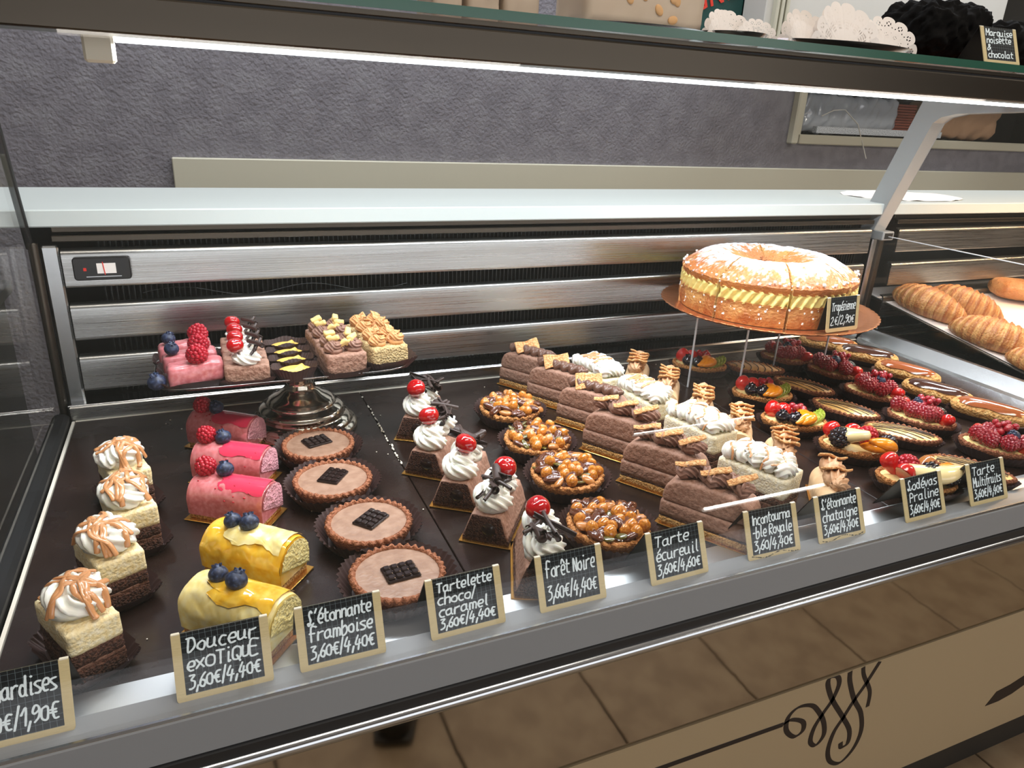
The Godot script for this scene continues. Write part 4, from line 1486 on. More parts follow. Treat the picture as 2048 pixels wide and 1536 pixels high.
func currants(t: Node3D, at: Vector3, n: int, sd: int, spread := 0.009) -> void:
	var r := RandomNumberGenerator.new()
	r.seed = sd
	for k in n:
		var a := k * 2.4
		var rr := spread * sqrt((k % 7 + 0.3) / 7.0)
		part("redcurrant", bead(0.0041), M.currant, t, at + Vector3(rr * cos(a), 0.003 + 0.0055 * float(k / 7) + r.randf_range(0.0, 0.002), rr * sin(a)), bas(0, 0, 0, r.randf_range(0.86, 1.1)))


func fruit_tart(x: float, z: float, turn: float, i: int) -> void:
	var pear := i < 2
	var t := thing("fruit_tart", "oval fruit tart with %s, %s behind its price tag" % ["pear, orange, strawberry and dark berries" if pear else "redcurrants, orange, blueberries and kiwi", ordinal(i)], "tart", x, 0.0008, z, turn, "mixed fruit tarts")
	oval_base(t, 0.042, 0.027, M.crust_gold)
	part("custard", disc_mesh("round", 0.038, 0.0235, 0.0145, 0.002, 0.0006), M.custard, t)
	var y := 0.0175
	if pear:
		part("strawberry", slice_mesh("strawberry"), M.strawberry, t, Vector3(-0.026, y + 0.007, -0.006), fr(0.3, 0.5, -0.5))
		part("strawberry", slice_mesh("strawberry"), M.strawberry, t, Vector3([-0.018, -0.004][i], y + 0.006, [0.012, -0.017][i]), fr(2.3, 0.6, -0.7))
		part("blackberry", blackberry(), M.blackberry, t, Vector3([0.010, -0.023][i], y, [0.010, 0.012][i]), fr(i, 0.2, 0.2, 1.1))
		part("pear_slice", slice_mesh("pear"), M.pear, t, Vector3([0.012, -0.004][i], y + 0.009, 0.004), fr([0.15, -0.95][i], [0.1, 0.35][i], 0.3, 1.05))
		part("raspberry", raspberry(), M.raspberry, t, Vector3([-0.010, 0.012][i], y + 0.003, -0.011), fr(1, 0.7, 0.4))
		part("orange_segment", slice_mesh("orange"), M.orange_fruit, t, Vector3(0.023, y + 0.006, [-0.010, 0.010][i]), fr([0.9, 0.5][i], -0.35, 0.3, 1.05))
		part("orange_segment", slice_mesh("orange"), M.orange_fruit, t, Vector3(0.018, y + 0.003, [-0.014, 0.014][i]), fr(0.0, 0.0, 0.2, 0.85))
		part("apricot", slice_mesh("apricot"), M.fig, t, Vector3(0.012, y + 0.008, -0.016), fr(0.5, 0.6, -0.9))
		part("kiwi_slices", slice_mesh("kiwi"), M.kiwi, t, Vector3([0.0, 0.004][i], y + 0.005, -0.013), fr(0.4, 0.0, -0.5, 0.8))
		part("blackberry", blackberry(), M.blackberry, t, Vector3(0.030, y - 0.001, 0.002), fr(i + 1, 0.3, 0.2, 0.9))
		currants(t, Vector3(0.0, y, -0.006), 3, i)
	else:
		part("strawberry", slice_mesh("strawberry"), M.strawberry, t, Vector3(-0.022, y + 0.003, -0.009), fr(0.3, 0.9, -0.6, 1.05))
		part("strawberry", slice_mesh("strawberry"), M.strawberry, t, Vector3(-0.010, y + 0.002, -0.013), fr(1.3, 0.9, -0.6))
		part("orange_segment", slice_mesh("orange"), M.orange_fruit, t, Vector3(0.0, y + 0.001, 0.007), fr(1.35, 0.0, 0.2, 1.05))
		part("orange_segment", slice_mesh("orange"), M.orange_fruit, t, Vector3(0.008, y + 0.001, 0.009), fr(1.2, 0.0, 0.2, 0.95))
		part("kiwi_slices", slice_mesh("kiwi"), M.kiwi, t, Vector3(0.024, y - 0.001, 0.003), fr(0.9, 0.0, 0.0, 1.15))
		part("blueberry", blueberry(), M.blackberry, t, Vector3(-0.018, y - 0.003, 0.010), fr(0, 0.1, 0.3, 1.05))
		part("blueberry", blueberry(), M.blackberry, t, Vector3(-0.006, y - 0.003, 0.015), fr(1, 0.1, 0.3, 1.05))
		currants(t, Vector3(0.006, y + 0.003, -0.007), 13, 20 + i, 0.011)


func praline_boat(x: float, z: float, turn: float, i: int) -> void:
	var t := thing("praline_boat", "boat shaped praline tart with thin dark chocolate lines, %s behind its price tag" % ordinal(i), "tart", x, 0.0008, z, turn, "praline boats")
	part("paper_case", cup_mesh("round", 0.042, 0.0215, 0.011, 0.007, 46), M.paper_cup, t)
	part("crust", shell_mesh("boat", 0.0455, 0.0255, 0.0135, 40, 0.004, 0.02), M.crust_brown, t, Vector3(0, 0.0008, 0))
	part("praline_top", disc_mesh("boat", 0.0425, 0.0228, 0.0135, 0.0042, 0.0003), M.praline, t)
	var paths := []
	for k in 7:
		var p := PackedVector3Array()
		for j in 21:
			var u := j / 20.0 * 2.0 - 1.0
			var xx := u * 0.040
			var lim := 0.0215 * pow(maxf(0.0, 1.0 - u * u), 0.68)
			var zz := (k - 3.0) / 3.2 * 0.017 + 0.0025 * sin(u * 2.0 + k) + u * 0.004
			if i == 4:
				xx = (k - 3.0) / 3.2 * 0.034 + 0.004 * sin(u * 2.5)
				lim = 0.0215 * pow(maxf(0.0, 1.0 - pow(xx / 0.0425, 2.0)), 0.68)
				zz = u * lim * 0.96
			if absf(zz) > lim:
				continue
			var e := Vector2(xx / 0.0425, zz / 0.0228).length()
			p.append(Vector3(xx, 0.0138 + 0.0042 * (1.0 - minf(e * e, 1.0)), zz))
		if p.size() > 2:
			paths.append(p)
	part("chocolate_lines", drizzle_mesh("plines%d" % (4 if i == 4 else 0), paths, 0.0007), M.dark_choc, t)


func red_tart(x: float, z: float, turn: float, i: int) -> void:
	var t := thing("red_berry_tart", "oval tart heaped with raspberries and redcurrants, %s behind the front sill" % ordinal(i), "tart", x, 0.0008, z, turn, "red berry tarts")
	oval_base(t, 0.042, 0.0275, M.crust_brown)
	part("custard", disc_mesh("round", 0.039, 0.0245, 0.0148, 0.003, 0.001), M.custard, t)
	var r := RandomNumberGenerator.new()
	r.seed = 700 + i
	var y := 0.0165
	for q in [[-0.026, -0.004], [-0.016, 0.010], [-0.004, 0.013], [0.009, 0.014], [-0.012, -0.010], [0.002, -0.012], [0.020, 0.006], [-0.002, 0.0]]:
		part("raspberry", raspberry(), M.raspberry_glazed, t, Vector3(q[0], y + 0.001, q[1]), bas(r.randf() * TAU, r.randf_range(-0.6, 0.6), r.randf_range(-0.6, 0.6), 1.08))
	part("strawberry", slice_mesh("strawberry"), M.strawberry, t, Vector3(0.028, y + 0.004, 0.008), bas(0.3, -0.5, 0.4, 1.0))
	part("strawberry", slice_mesh("strawberry"), M.strawberry, t, Vector3(-0.022, y + 0.008, -0.008), bas(0.8, 0.5, -0.5, 0.9))
	part("blackberry", blackberry(), M.blackberry, t, Vector3(0.024, y, -0.010), bas(0.4, 0.9, 0.2, 1.12))
	part("blueberry", blueberry(), M.blueberry, t, Vector3([0.014, -0.006, 0.006, 0.0, 0.0][i], y + 0.012, [0.004, -0.006, 0.0, 0.004, 0.0][i]), bas(0, 0.3, 0.5))
	currants(t, Vector3(0.002, y + 0.014, -0.007), 14, 40 + i, 0.0125)


func eclair(x: float, z: float, turn: float, i: int) -> void:
	var choc := i in [1, 3]
	var t := thing("eclair", "%s eclair, %s along the divider rail" % ["chocolate glazed" if choc else "caramel glazed choux", ordinal(i)], "eclair", x, 0.0008, z, turn, "eclairs")
	part("paper_case", cup_mesh("rect", 0.046, 0.016, 0.009, 0.006, 50), M.paper_cup, t)
	part("choux", kept("choux", func():
		var m := MB.new()
		var f := func(u: float, w: float):
			var th: float = u * TAU
			var k := pow(maxf(0.0, 1.0 - pow(absf(2.0 * w - 1.0), 4.0)), 0.5)
			var d := 1.0 + 0.05 * nz.get_noise_3d(cos(th) * 2.0, w * 9.0, sin(th) * 2.0) + 0.03 * cos(th * 8.0)
			return Vector3((w - 0.5) * 0.100, 0.0145 + 0.0135 * sin(th) * k * d, 0.0175 * cos(th) * k * d)
		m.grid(32, 30, f, true)
		return m.mesh()), M.choux, t)
	part("glaze", kept("eglaze", func():
		var m := MB.new()
		var f := func(u: float, w: float):
			var th: float = PI * (0.16 + 0.68 * u) + 0.06 * sin(w * 17.0)
			var k := pow(maxf(0.0, 1.0 - pow(absf(2.0 * w - 1.0), 4.0)), 0.5)
			return Vector3((w - 0.5) * 0.094, 0.0146 + 0.0148 * sin(th) * k, 0.0188 * cos(th) * k)
		m.grid(14, 26, f)
		return m.mesh()), M.eclair_choc if choc else M.eclair_caramel, t)


# ---- price tags ---------------------------------------------------------------------------------
# handwriting as strokes: x to the right, y up, x-height 4, capitals 7
var glyphs := {
	"a": [[3, 3, 2, 4, 0, 3, 0, 1, 1, 0, 3, 1, 3, 4, 3, 1, 4, 0]], "b": [[0, 7, 0, 0, 2, 0, 3, 2, 2, 4, 0, 3]], "c": [[3, 4, 1, 4, 0, 2, 1, 0, 3, 0]],
	"d": [[3, 3, 1, 4, 0, 2, 1, 0, 3, 1, 3, 7, 3, 1, 4, 0]], "e": [[0, 2, 3, 2, 3, 4, 1, 4, 0, 2, 1, 0, 3, 0]], "f": [[3, 7, 1, 7, 1, 0], [0, 4, 3, 4]],
	"g": [[3, 4, 1, 4, 0, 2, 1, 0, 3, 1, 3, 4, 3, -2, 1, -3, 0, -2]], "h": [[0, 7, 0, 0, 0, 3, 2, 4, 3, 3, 3, 0]], "i": [[1, 4, 1, 0, 2, 0], [1, 6, 1, 6]],
	"l": [[1, 7, 1, 1, 2, 0]], "m": [[0, 4, 0, 0, 0, 3, 1, 4, 2, 3, 2, 0, 2, 3, 3, 4, 4, 3, 4, 0]], "n": [[0, 4, 0, 0, 0, 3, 2, 4, 3, 3, 3, 0]],
	"o": [[2, 4, 0, 3, 0, 1, 2, 0, 3, 1, 3, 3, 2, 4]], "p": [[0, 4, 0, -3, 0, 3, 2, 4, 3, 2, 2, 0, 0, 1]], "q": [[3, 4, 1, 4, 0, 2, 1, 0, 3, 1, 3, 4, 3, -3]],
	"r": [[0, 4, 0, 0, 0, 3, 2, 4, 3, 4]], "s": [[3, 4, 1, 4, 0, 3, 3, 1, 2, 0, 0, 0]], "t": [[1, 6, 1, 1, 2, 0, 3, 0], [0, 4, 3, 4]],
	"u": [[0, 4, 0, 1, 1, 0, 3, 1, 3, 4, 3, 1, 4, 0]], "v": [[0, 4, 1, 0, 3, 4]], "y": [[0, 4, 1, 1, 3, 1, 3, 4, 3, -2, 1, -3]], "z": [[0, 4, 3, 4, 0, 0, 3, 0]], "x": [[0, 4, 3, 0], [3, 4, 0, 0]],
	"D": [[1, 6, 1, 0, 3, 1, 4, 3, 3, 6, 0, 6]], "E": [[4, 7, 0, 7, 0, 0, 4, 0], [0, 4, 3, 4]], "F": [[4, 7, 1, 7, 1, 0], [0, 4, 3, 4]], "I": [[1, 6, 1, 0]],
	"L": [[3, 6, 2, 7, 1, 5, 2, 2, 1, 0, 0, 1, 1, 1, 3, 0, 4, 1]], "M": [[0, 0, 0, 7, 2, 3, 4, 7, 4, 0]], "N": [[0, 0, 0, 6, 3, 0, 3, 6]], "O": [[2, 5, 0, 4, 0, 1, 2, 0, 4, 1, 4, 4, 2, 5]],
	"P": [[1, 0, 1, 6, 3, 6, 4, 4, 3, 3, 1, 3]], "Q": [[2, 6, 0, 5, 0, 1, 2, 0, 4, 1, 4, 5, 2, 6], [2, 2, 4, -1]], "R": [[0, 0, 0, 6, 3, 6, 3, 4, 0, 3, 3, 0]], "T": [[0, 6, 4, 6], [2, 6, 2, 0]],
	"U": [[0, 5, 0, 1, 1, 0, 3, 1, 3, 5]], "X": [[0, 4, 4, 0], [4, 4, 0, 0]], "V": [[0, 6, 2, 0, 4, 6]],
	"0": [[2, 5, 0, 4, 0, 1, 2, 0, 3, 1, 3, 4, 2, 5]], "1": [[0, 4, 2, 6, 2, 0]], "2": [[0, 5, 2, 6, 3, 4, 0, 0, 4, 0]], "3": [[0, 6, 3, 6, 1, 4, 3, 3, 3, 1, 1, 0, 0, 0]],
	"4": [[2, 6, 0, 2, 4, 2], [3, 4, 2, -1]], "6": [[3, 6, 1, 4, 0, 1, 2, 0, 3, 2, 1, 3, 0, 2]], "9": [[3, 4, 1, 3, 0, 4, 1, 6, 3, 5, 3, 2, 1, 0]], "5": [[3, 6, 0, 6, 0, 4, 3, 3, 3, 1, 0, 0]],
	",": [[1, 1, 0, -2]], "'": [[1, 7, 0, 5]], "/": [[2, 7, 0, -1]], "-": [[0, 3, 2, 3]], "!": [[1, 6, 1, 1]], "&": [[4, 1, 1, 5, 2, 6, 3, 5, 0, 2, 1, 0, 4, 3]],
	"€": [[4, 5, 2, 5, 1, 3, 2, 0, 4, 0], [0, 3, 3, 3], [0, 2, 3, 2]],
	"é": [[0, 2, 3, 2, 3, 4, 1, 4, 0, 2, 1, 0, 3, 0], [1, 5, 3, 7]], "ê": [[0, 2, 3, 2, 3, 4, 1, 4, 0, 2, 1, 0, 3, 0], [0, 5, 1, 7, 3, 5]],
}


func dot_at(im: Image, x: float, y: float, r: float, c: Color) -> void:
	for j in range(int(floor(y - r)), int(ceil(y + r)) + 1):
		for i in range(int(floor(x - r)), int(ceil(x + r)) + 1):
			if i < 0 or j < 0 or i >= im.get_width() or j >= im.get_height():
				continue
			var d := Vector2(i - x, j - y).length()
			if d < r + 0.5:
				var a := clampf(r + 0.5 - d, 0.0, 1.0) * c.a
				im.set_pixel(i, j, im.get_pixel(i, j).lerp(Color(c.r, c.g, c.b), a))


func write_line(im: Image, text: String, x0: float, base: float, width: float, size: float, weight: float, slant: float, r: RandomNumberGenerator) -> void:
	var adv := []
	var total := 0.0
	for ch in text:
		var w := 2.6
		if glyphs.has(ch):
			var hi := 0.0
			for s in glyphs[ch]:
				for k in range(0, s.size(), 2):
					hi = maxf(hi, s[k])
			w = hi + 1.25
		adv.append(w)
		total += w
	var k := minf(size, width / total)
	var x := x0
	var n := 0
	for ch in text:
		if glyphs.has(ch):
			var up := r.randf_range(-0.25, 0.25)
			for s in glyphs[ch]:
				var pts := []
				for j in range(0, s.size(), 2):
					pts.append([x + (s[j] + 0.12 * s[j + 1] + r.randf_range(-0.12, 0.12)) * k, base - (s[j + 1] + up + r.randf_range(-0.15, 0.15)) * size - (x - x0) * slant])
				if pts.size() == 2 and pts[0][0] == pts[1][0]:
					pts[1][0] += 0.5
				var p := smooth_path(pts, 8)
				for j in p.size() - 1:
					var len := p[j].distance_to(p[j + 1])
					for q in int(len / 1.3) + 1:
						var c := p[j].lerp(p[j + 1], q * 1.3 / maxf(len, 0.01))
						dot_at(im, c.x, c.y, weight * (0.88 + 0.2 * nz.get_noise_2d(c.x * 0.05, c.y * 0.05)), Color(0.86, 0.91, 0.93, 0.75))
		x += adv[n] * k
		n += 1


func tag_image(lines: Array, sd: int, worn: bool) -> ImageTexture:
	var W := 360
	var Hh := 300
	var im := Image.create_empty(W, Hh, true, Image.FORMAT_RGB8)
	var r := RandomNumberGenerator.new()
	r.seed = sd
	var wood := Color8(196, 180, 136)
	var black := Color8(12, 16, 20)
	im.fill(wood)
	for j in Hh:
		for i in W:
			var g := nz.get_noise_2d(i * 0.012 + sd * 9.0, j * 0.25)
			im.set_pixel(i, j, wood.lightened(0.05 * g) if g > 0 else wood.darkened(-0.1 * g))
	var b := 34
	for j in range(0, Hh - 34):
		for i in range(b, W - b):
			im.set_pixel(i, j, black)
	# printed squares
	var gc := Color8(150, 168, 172)
	for k in range(1, 13):
		var x := b + k * (W - 2 * b) / 13
		for j in range(0, Hh - 34):
			im.set_pixel(x, j, black.lerp(gc, 0.8))
	for k in range(0, 11):
		var y := 14 + k * 25
		if y < Hh - 34:
			for i in range(b, W - b):
				im.set_pixel(i, y, black.lerp(gc, 0.8))
	var n := lines.size()
	for k in n:
		var sz: float = {1: 13.0, 2: 11.5, 3: 9.4, 4: 7.6}[n]
		write_line(im, lines[k], b + 14, 26 + (Hh - 66.0) * (k + 0.78) / n, W - 2 * b - 22, sz, 4.7, 0.03, r)
	if worn:
		# the paint of the border is chipped along the foot
		for k in 90:
			var x := r.randf_range(20, W - 20)
			dot_at(im, x, Hh - 20 + 10 * sin(x * 0.03 + sd), r.randf_range(1, 4), Color(0.1, 0.1, 0.08, 0.7))
	return ImageTexture.create_from_image(im)


func tag_panel() -> Mesh:
	# front leaf: rounded lower corners, print on its face
	return kept("tagpanel", func():
		var w := 0.0605
		var h := 0.0455
		var o := PackedVector2Array([Vector2(-w / 2, h), Vector2(w / 2, h)])
		for i in 6:
			var a := PI / 2 * i / 5.0
			o.append(Vector2(w / 2 - 0.0035 + 0.0035 * cos(a), 0.0035 - 0.0035 * sin(a)))
		for i in 6:
			var a := PI / 2 * i / 5.0
			o.append(Vector2(-w / 2 + 0.0035 - 0.0035 * sin(a), 0.0035 - 0.0035 * cos(a)))
		var m := MB.new()
		m.prism(o, 0.0009, Transform3D(Basis(Vector3(1, 0, 0), Vector3(0, 0, 1), Vector3(0, 1, 0)), Vector3.ZERO), 0.0, 40)
		for k in m.v.size():
			m.uv[k] = Vector2(m.v[k].x / w + 0.5, 1.0 - m.v[k].y / h)
		return m.mesh())


func price_tag(label: String, lines: Array, x: float, y: float, z: float, turn: float, sd: int, worn := false, lean := -0.42, back := 0.5) -> void:
	var t := thing("price_tag", label, "price tag", x, y, z, turn, "chalkboard price tags")
	var m := StandardMaterial3D.new()
	m.resource_name = "tag_print_%d" % sd
	m.albedo_texture = tag_image(lines, sd, worn)
	m.roughness = 0.5
	m.metallic_specular = 0.25
	var s := 1.0
	var hgt := 0.0455 * s
	part("front_leaf", tag_panel(), m, t, Vector3(0, 0, 0), Basis(Vector3.RIGHT, lean).scaled(Vector3.ONE * s))
	var topz := sin(lean) * hgt
	var topy := cos(lean) * hgt
	part("back_leaf", kept("tagback", func(): return boxm(Vector3(0.0605, 0.0455, 0.0009))), M.black_plastic, t, Vector3(0, topy - cos(back) * 0.0455 * s * 0.998, topz - sin(back) * 0.0455 * s), Basis(Vector3.RIGHT, back).scaled(Vector3.ONE * s))
	for sx in [-1.0, 1.0]:
		part("fold_cap", kept("foldcap", func(): return boxm(Vector3(0.0052, 0.0012, 0.0022), 0.0003)), M.plastic_cream, t, Vector3(sx * 0.0275 * s, topy - 0.0006, topz), Basis.from_scale(Vector3.ONE * s))


func tags() -> void:
	var list := [
		["price tag lettered Mignardises in front of the whipped cream cakes", ["Mignardises", "1,60€/1,90€"], 0.028],
		["price tag lettered Douceur exotique in front of the pale lemon log", ["Douceur", "eXOTiQUE", "3,60€/4,40€"], 0.146],
		["price tag lettered L'étonnante Framboise between lemon log and chocolate tartlet", ["L'étonnante", "Framboise", "3,60€/4,40€"], 0.224],
		["price tag lettered Tartelette choco caramel in front of the chocolate tartlet", ["Tartelette", "choco/", "caramel", "3,60€/4,40€"], 0.3185],
		["price tag lettered Forêt Noire in front of the black forest slices", ["Forêt Noire", "3,60€/4,40€"], 0.4085],
		["price tag lettered Tarte écureuil in front of the nut tarts", ["Tarte", "écureuil", "3,60€/4,60€"], 0.5125],
		["chipped price tag lettered Incontournable Royale in front of the chocolate slices", ["Incontourna", "-ble Royale", "3,60/4,40€"], 0.6175],
		["chipped price tag lettered L'étonnante chataigne in front of the chestnut logs", ["L'étonnante", "chataigne", "3,60€/4,40€"], 0.7015],
		["price tag lettered Lodévas Praline in front of the fruit tarts", ["Lodévas", "Praline", "3,60€/4,40€"], 0.8175],
		["price tag lettered Tarte Multifruits in front of the praline boats", ["Tarte", "Multifruits", "3,60€/4,40€"], 0.9155],
	]
	for i in list.size():
		price_tag(list[i][0], list[i][1], list[i][2], 0.0052, 0.5155, [0.0, 0.0, 0.0, 0.02, 0.0, 0.02, -0.02, 0.0, 0.02, 0.0][i], 11 + i, i in [6, 7])
	price_tag("price tag lettered Tropézienne on the board of the brioche cake", ["Tropézienne", "2€/2,90€"], 0.931, 0.1232, 0.2645, 0.06, 31, false, -0.16, 0.13)
	price_tag("dark price tag beside the black ruffled cakes on the top glass shelf", ["Marquise", "noisette", "&", "chocolat"], 1.072, 0.4548, 0.288, -0.05, 33)


# ---- silver stand with small cakes --------------------------------------------------------------
func small_stand() -> void:
	var t := thing("cake_stand", "silver pedestal stand with an oblong steel tray of small cakes", "cake stand", 0.254, 0.0008, 0.088)
	var m := MB.new()
	var pr := PackedVector2Array()
	for q in [[0.0001, 0.0], [0.060, 0.0], [0.061, 0.003], [0.0595, 0.006], [0.056, 0.008], [0.0555, 0.011], [0.053, 0.014], [0.048, 0.0165], [0.0475, 0.020], [0.049, 0.023], [0.047, 0.027], [0.040, 0.031], [0.0395, 0.034], [0.036, 0.038], [0.027, 0.043], [0.019, 0.050], [0.0165, 0.058], [0.018, 0.066], [0.024, 0.073], [0.030, 0.078], [0.0001, 0.0785]]:
		pr.append(Vector2(q[0], q[1]))
	var fine := PackedVector2Array()
	for i in pr.size() - 1:
		for k in 3:
			fine.append(pr[i].lerp(pr[i + 1], k / 3.0))
	fine.append(pr[-1])
	for i in fine.size():
		fine[i].x *= 1.0 + 0.1 * clampf(1.0 - fine[i].y / 0.05, 0.0, 1.0)
	m.lathe(fine, 56)
	part("pedestal", m.mesh(), M.silver, t)
	m = MB.new()
	m.box(Vector3(0.012, 0.0785, 0.0), Vector3(0.19, 0.0065, 0.02), 0.001)
	part("cross_bar", m.mesh(), M.silver, t)
	# tray: rounded oblong with a raised rim
	m = MB.new()
	var f := func(u: float, w: float):
		var q: Array = [[0.0, 0.0], [0.055, 0.0], [0.0585, 0.0012], [0.0615, 0.0042], [0.0625, 0.0044], [0.0622, 0.0034], [0.059, 0.0004], [0.055, -0.0006], [0.0, -0.0006]][mini(int(round(w * 8)), 8)]
		var p := plan("rect", (0.0745 + q[0]) if q[0] > 0.0 else 0.0001, q[0] + 0.0001, u * TAU)
		return Vector3(p.x, 0.0862 + q[1], p.y)
	m.grid(72, 8, f, true)
	part("tray", m.mesh(), M.steel_trim, t, Vector3(-0.017, 0, 0.016))
	var ty := 0.0872
	# pink raspberry squares
	for i in 3:
		var c := thing("mini_raspberry_cake", "small pink raspberry square in a brown paper case, %s from the tray's open edge" % ordinal(i), "cake", 0.142 - 0.005 * i, ty, 0.143 - 0.036 * i, 0.06, "small pink squares on the steel tray")
		part("paper_case", cup_mesh("rect", 0.029, 0.0145, 0.009, 0.005, 34), M.paper_cup, c)
		part("mousse", kept("minipink", func():
			var b := MB.new()
			b.crumb(Vector3.ZERO, Vector3(0.055, 0.026, 0.026), 0.006, 0.0012, 120.0, nz, 18, func(q: Vector3): return Vector3(q.x, q.y + 0.002 * sin(q.x * 60.0), q.z))
			return b.mesh(true)), M.berry_mousse, c, Vector3(0, 0.0008, 0))
		part("raspberry", raspberry(), M.raspberry, c, Vector3(0.004 + 0.004 * i, 0.0245, 0.0), bas(i, 0.1, 0.3, 1.12))
		if i > 0:
			part("blueberry", blueberry(), M.blueberry, c, Vector3(-0.018, 0.0255, 0.002), bas(i, 0.2, 0.3, 1.05))
	var lone := solo("blueberry", blueberry(), M.blueberry, "loose blueberry at the tray's end beside the pink square", "blueberry", 0.106, ty + 0.001, 0.150, bas(0.3, 0.2, 0.0, 1.3))
	# black forest slices
	for i in 4:
		var c := thing("mini_black_forest", "small black forest slice with glazed cherry in paper case, %s from the tray's open edge" % ordinal(i), "cake", 0.193, ty, 0.151 - 0.0285 * i, -0.03, "small black forest slices on the steel tray")
		part("paper_case", cup_mesh("rect", 0.0245, 0.0125, 0.009, 0.004, 30), M.paper_cup, c)
		part("chocolate_mousse", crumb_box(Vector3(0.046, 0.022, 0.023), 0.0016, 0.001, 200 + i, 14), M.royale_mousse, c, Vector3(0, 0.0008, 0))
		part("whipped_cream", swirl_mesh(0.0135, 0.008, 1.9, 0.0068, 1.65, 0.6 * i, 6), M.cream_white, c, Vector3(0, 0.022, 0))
		part("glazed_cherry", cherry_mesh(), M.cherry, c, Vector3(-0.009, 0.0355, 0.0), bas(i, 0.1, 0.2, 1.0))
		for k in 3:
			part("chocolate_curl", curl_mesh(0.024, [0.0016, 0.0022, 0.003][k], 4.4, k), M.curl_choc, c, Vector3(0.011, 0.0395 + 0.003 * k, 0.002 * k), bas(0.9 + 0.5 * k, 0.5 - 0.3 * k, k))
	# yellow iced bites in pleated cases
	for i in 4:
		var c := thing("mini_iced_bite", "small yellow iced bite in a pleated brown case, %s from the tray's open edge" % ordinal(i), "cake", 0.242, ty, 0.155 - 0.029 * i, 0.0, "yellow iced bites on the steel tray")
		part("paper_case", cup_mesh("round", 0.0170, 0.0105, 0.0165, 0.0080, 36), M.paper_cup, c)
		part("icing", kept("bite", func():
			var b := MB.new()
			var g := func(u: float, w: float):
				var th := u * TAU
				var k := sin(w * PI * 0.5)
				return Vector3(0.0188 * cos(th) * k, 0.0095 + 0.0055 * cos(w * PI * 0.5) + 0.004 * exp(-90.0 * pow(k - 0.45, 2.0)) * maxf(0.0, cos(th - 0.4)), 0.0122 * sin(th) * k)
			b.grid(30, 14, g, true)
			return b.mesh()), M.yellow_icing, c)
	# chocolate and coffee squares with nuts
	for i in 2:
		var c := thing("mini_chocolate_square", "small chocolate mousse square with piped cream and nut pieces, %s from the tray's open edge" % ordinal(i), "cake", 0.296 - 0.004 * i, ty, 0.139 - 0.060 * i, 0.1, "chocolate squares on the steel tray")
		part("paper_case", cup_mesh("rect", 0.024, 0.027, 0.009, 0.004, 36), M.paper_cup, c)
		part("chocolate_mousse", crumb_box(Vector3(0.045, 0.026, 0.050), 0.002, 0.0014, 210 + i, 16), M.royale_mousse, c, Vector3(0, 0.0008, 0))
		for k in 4:
			part("piped_cream", swirl_mesh(0.0125, 0.008, 1.8, 0.0062, 1.0, k, 7), M.royale_cream, c, Vector3(-0.011 + 0.022 * (k % 2), 0.026, -0.012 + 0.024 * (k / 2)))
			part("nut_piece", crumb_box(Vector3(0.013, 0.006, 0.007), 0.0016, 0.001, 220 + k, 6), M.pale_nut, c, Vector3(-0.010 + 0.021 * (k % 2), 0.039, -0.011 + 0.021 * (k / 2)), bas(k * 1.3, 0.5 * sin(k * 2.0 + i), 0.3))
			part("nut_piece", crumb_box(Vector3(0.011, 0.005, 0.006), 0.0016, 0.001, 224 + k, 6), M.pale_nut, c, Vector3(0.012 * sin(k * 2.3), 0.036, 0.015 * cos(k * 2.3)), bas(k * 2.1, 0.7, 0.3))
	for i in 2:
		var c := thing("mini_coffee_square", "small coffee cream square with nut pieces in paper case, %s from the tray's open edge" % ordinal(i), "cake", 0.347 - 0.003 * i, ty, 0.129 - 0.058 * i, 0.16, "coffee squares on the steel tray")
		part("paper_case", cup_mesh("rect", 0.0235, 0.0265, 0.014, 0.009, 36), M.paper_cup, c)
		part("coffee_mousse", crumb_box(Vector3(0.044, 0.027, 0.048), 0.002, 0.0014, 230 + i, 16), M.coffee_mousse, c, Vector3(0, 0.0008, 0))
		for k in 4:
			part("piped_cream", swirl_mesh(0.0122, 0.008, 1.8, 0.0060, 1.0, k, 7), M.coffee_cream, c, Vector3(-0.011 + 0.022 * (k % 2), 0.027, -0.012 + 0.024 * (k / 2)))
			part("nut_piece", shard_mesh(0.014, 0.010, 0.0022, k), M.wafer, c, Vector3(-0.008 + 0.019 * (k % 2), 0.038, -0.009 + 0.019 * (k / 2)), bas(k * 1.7, 0.5, 0.4))


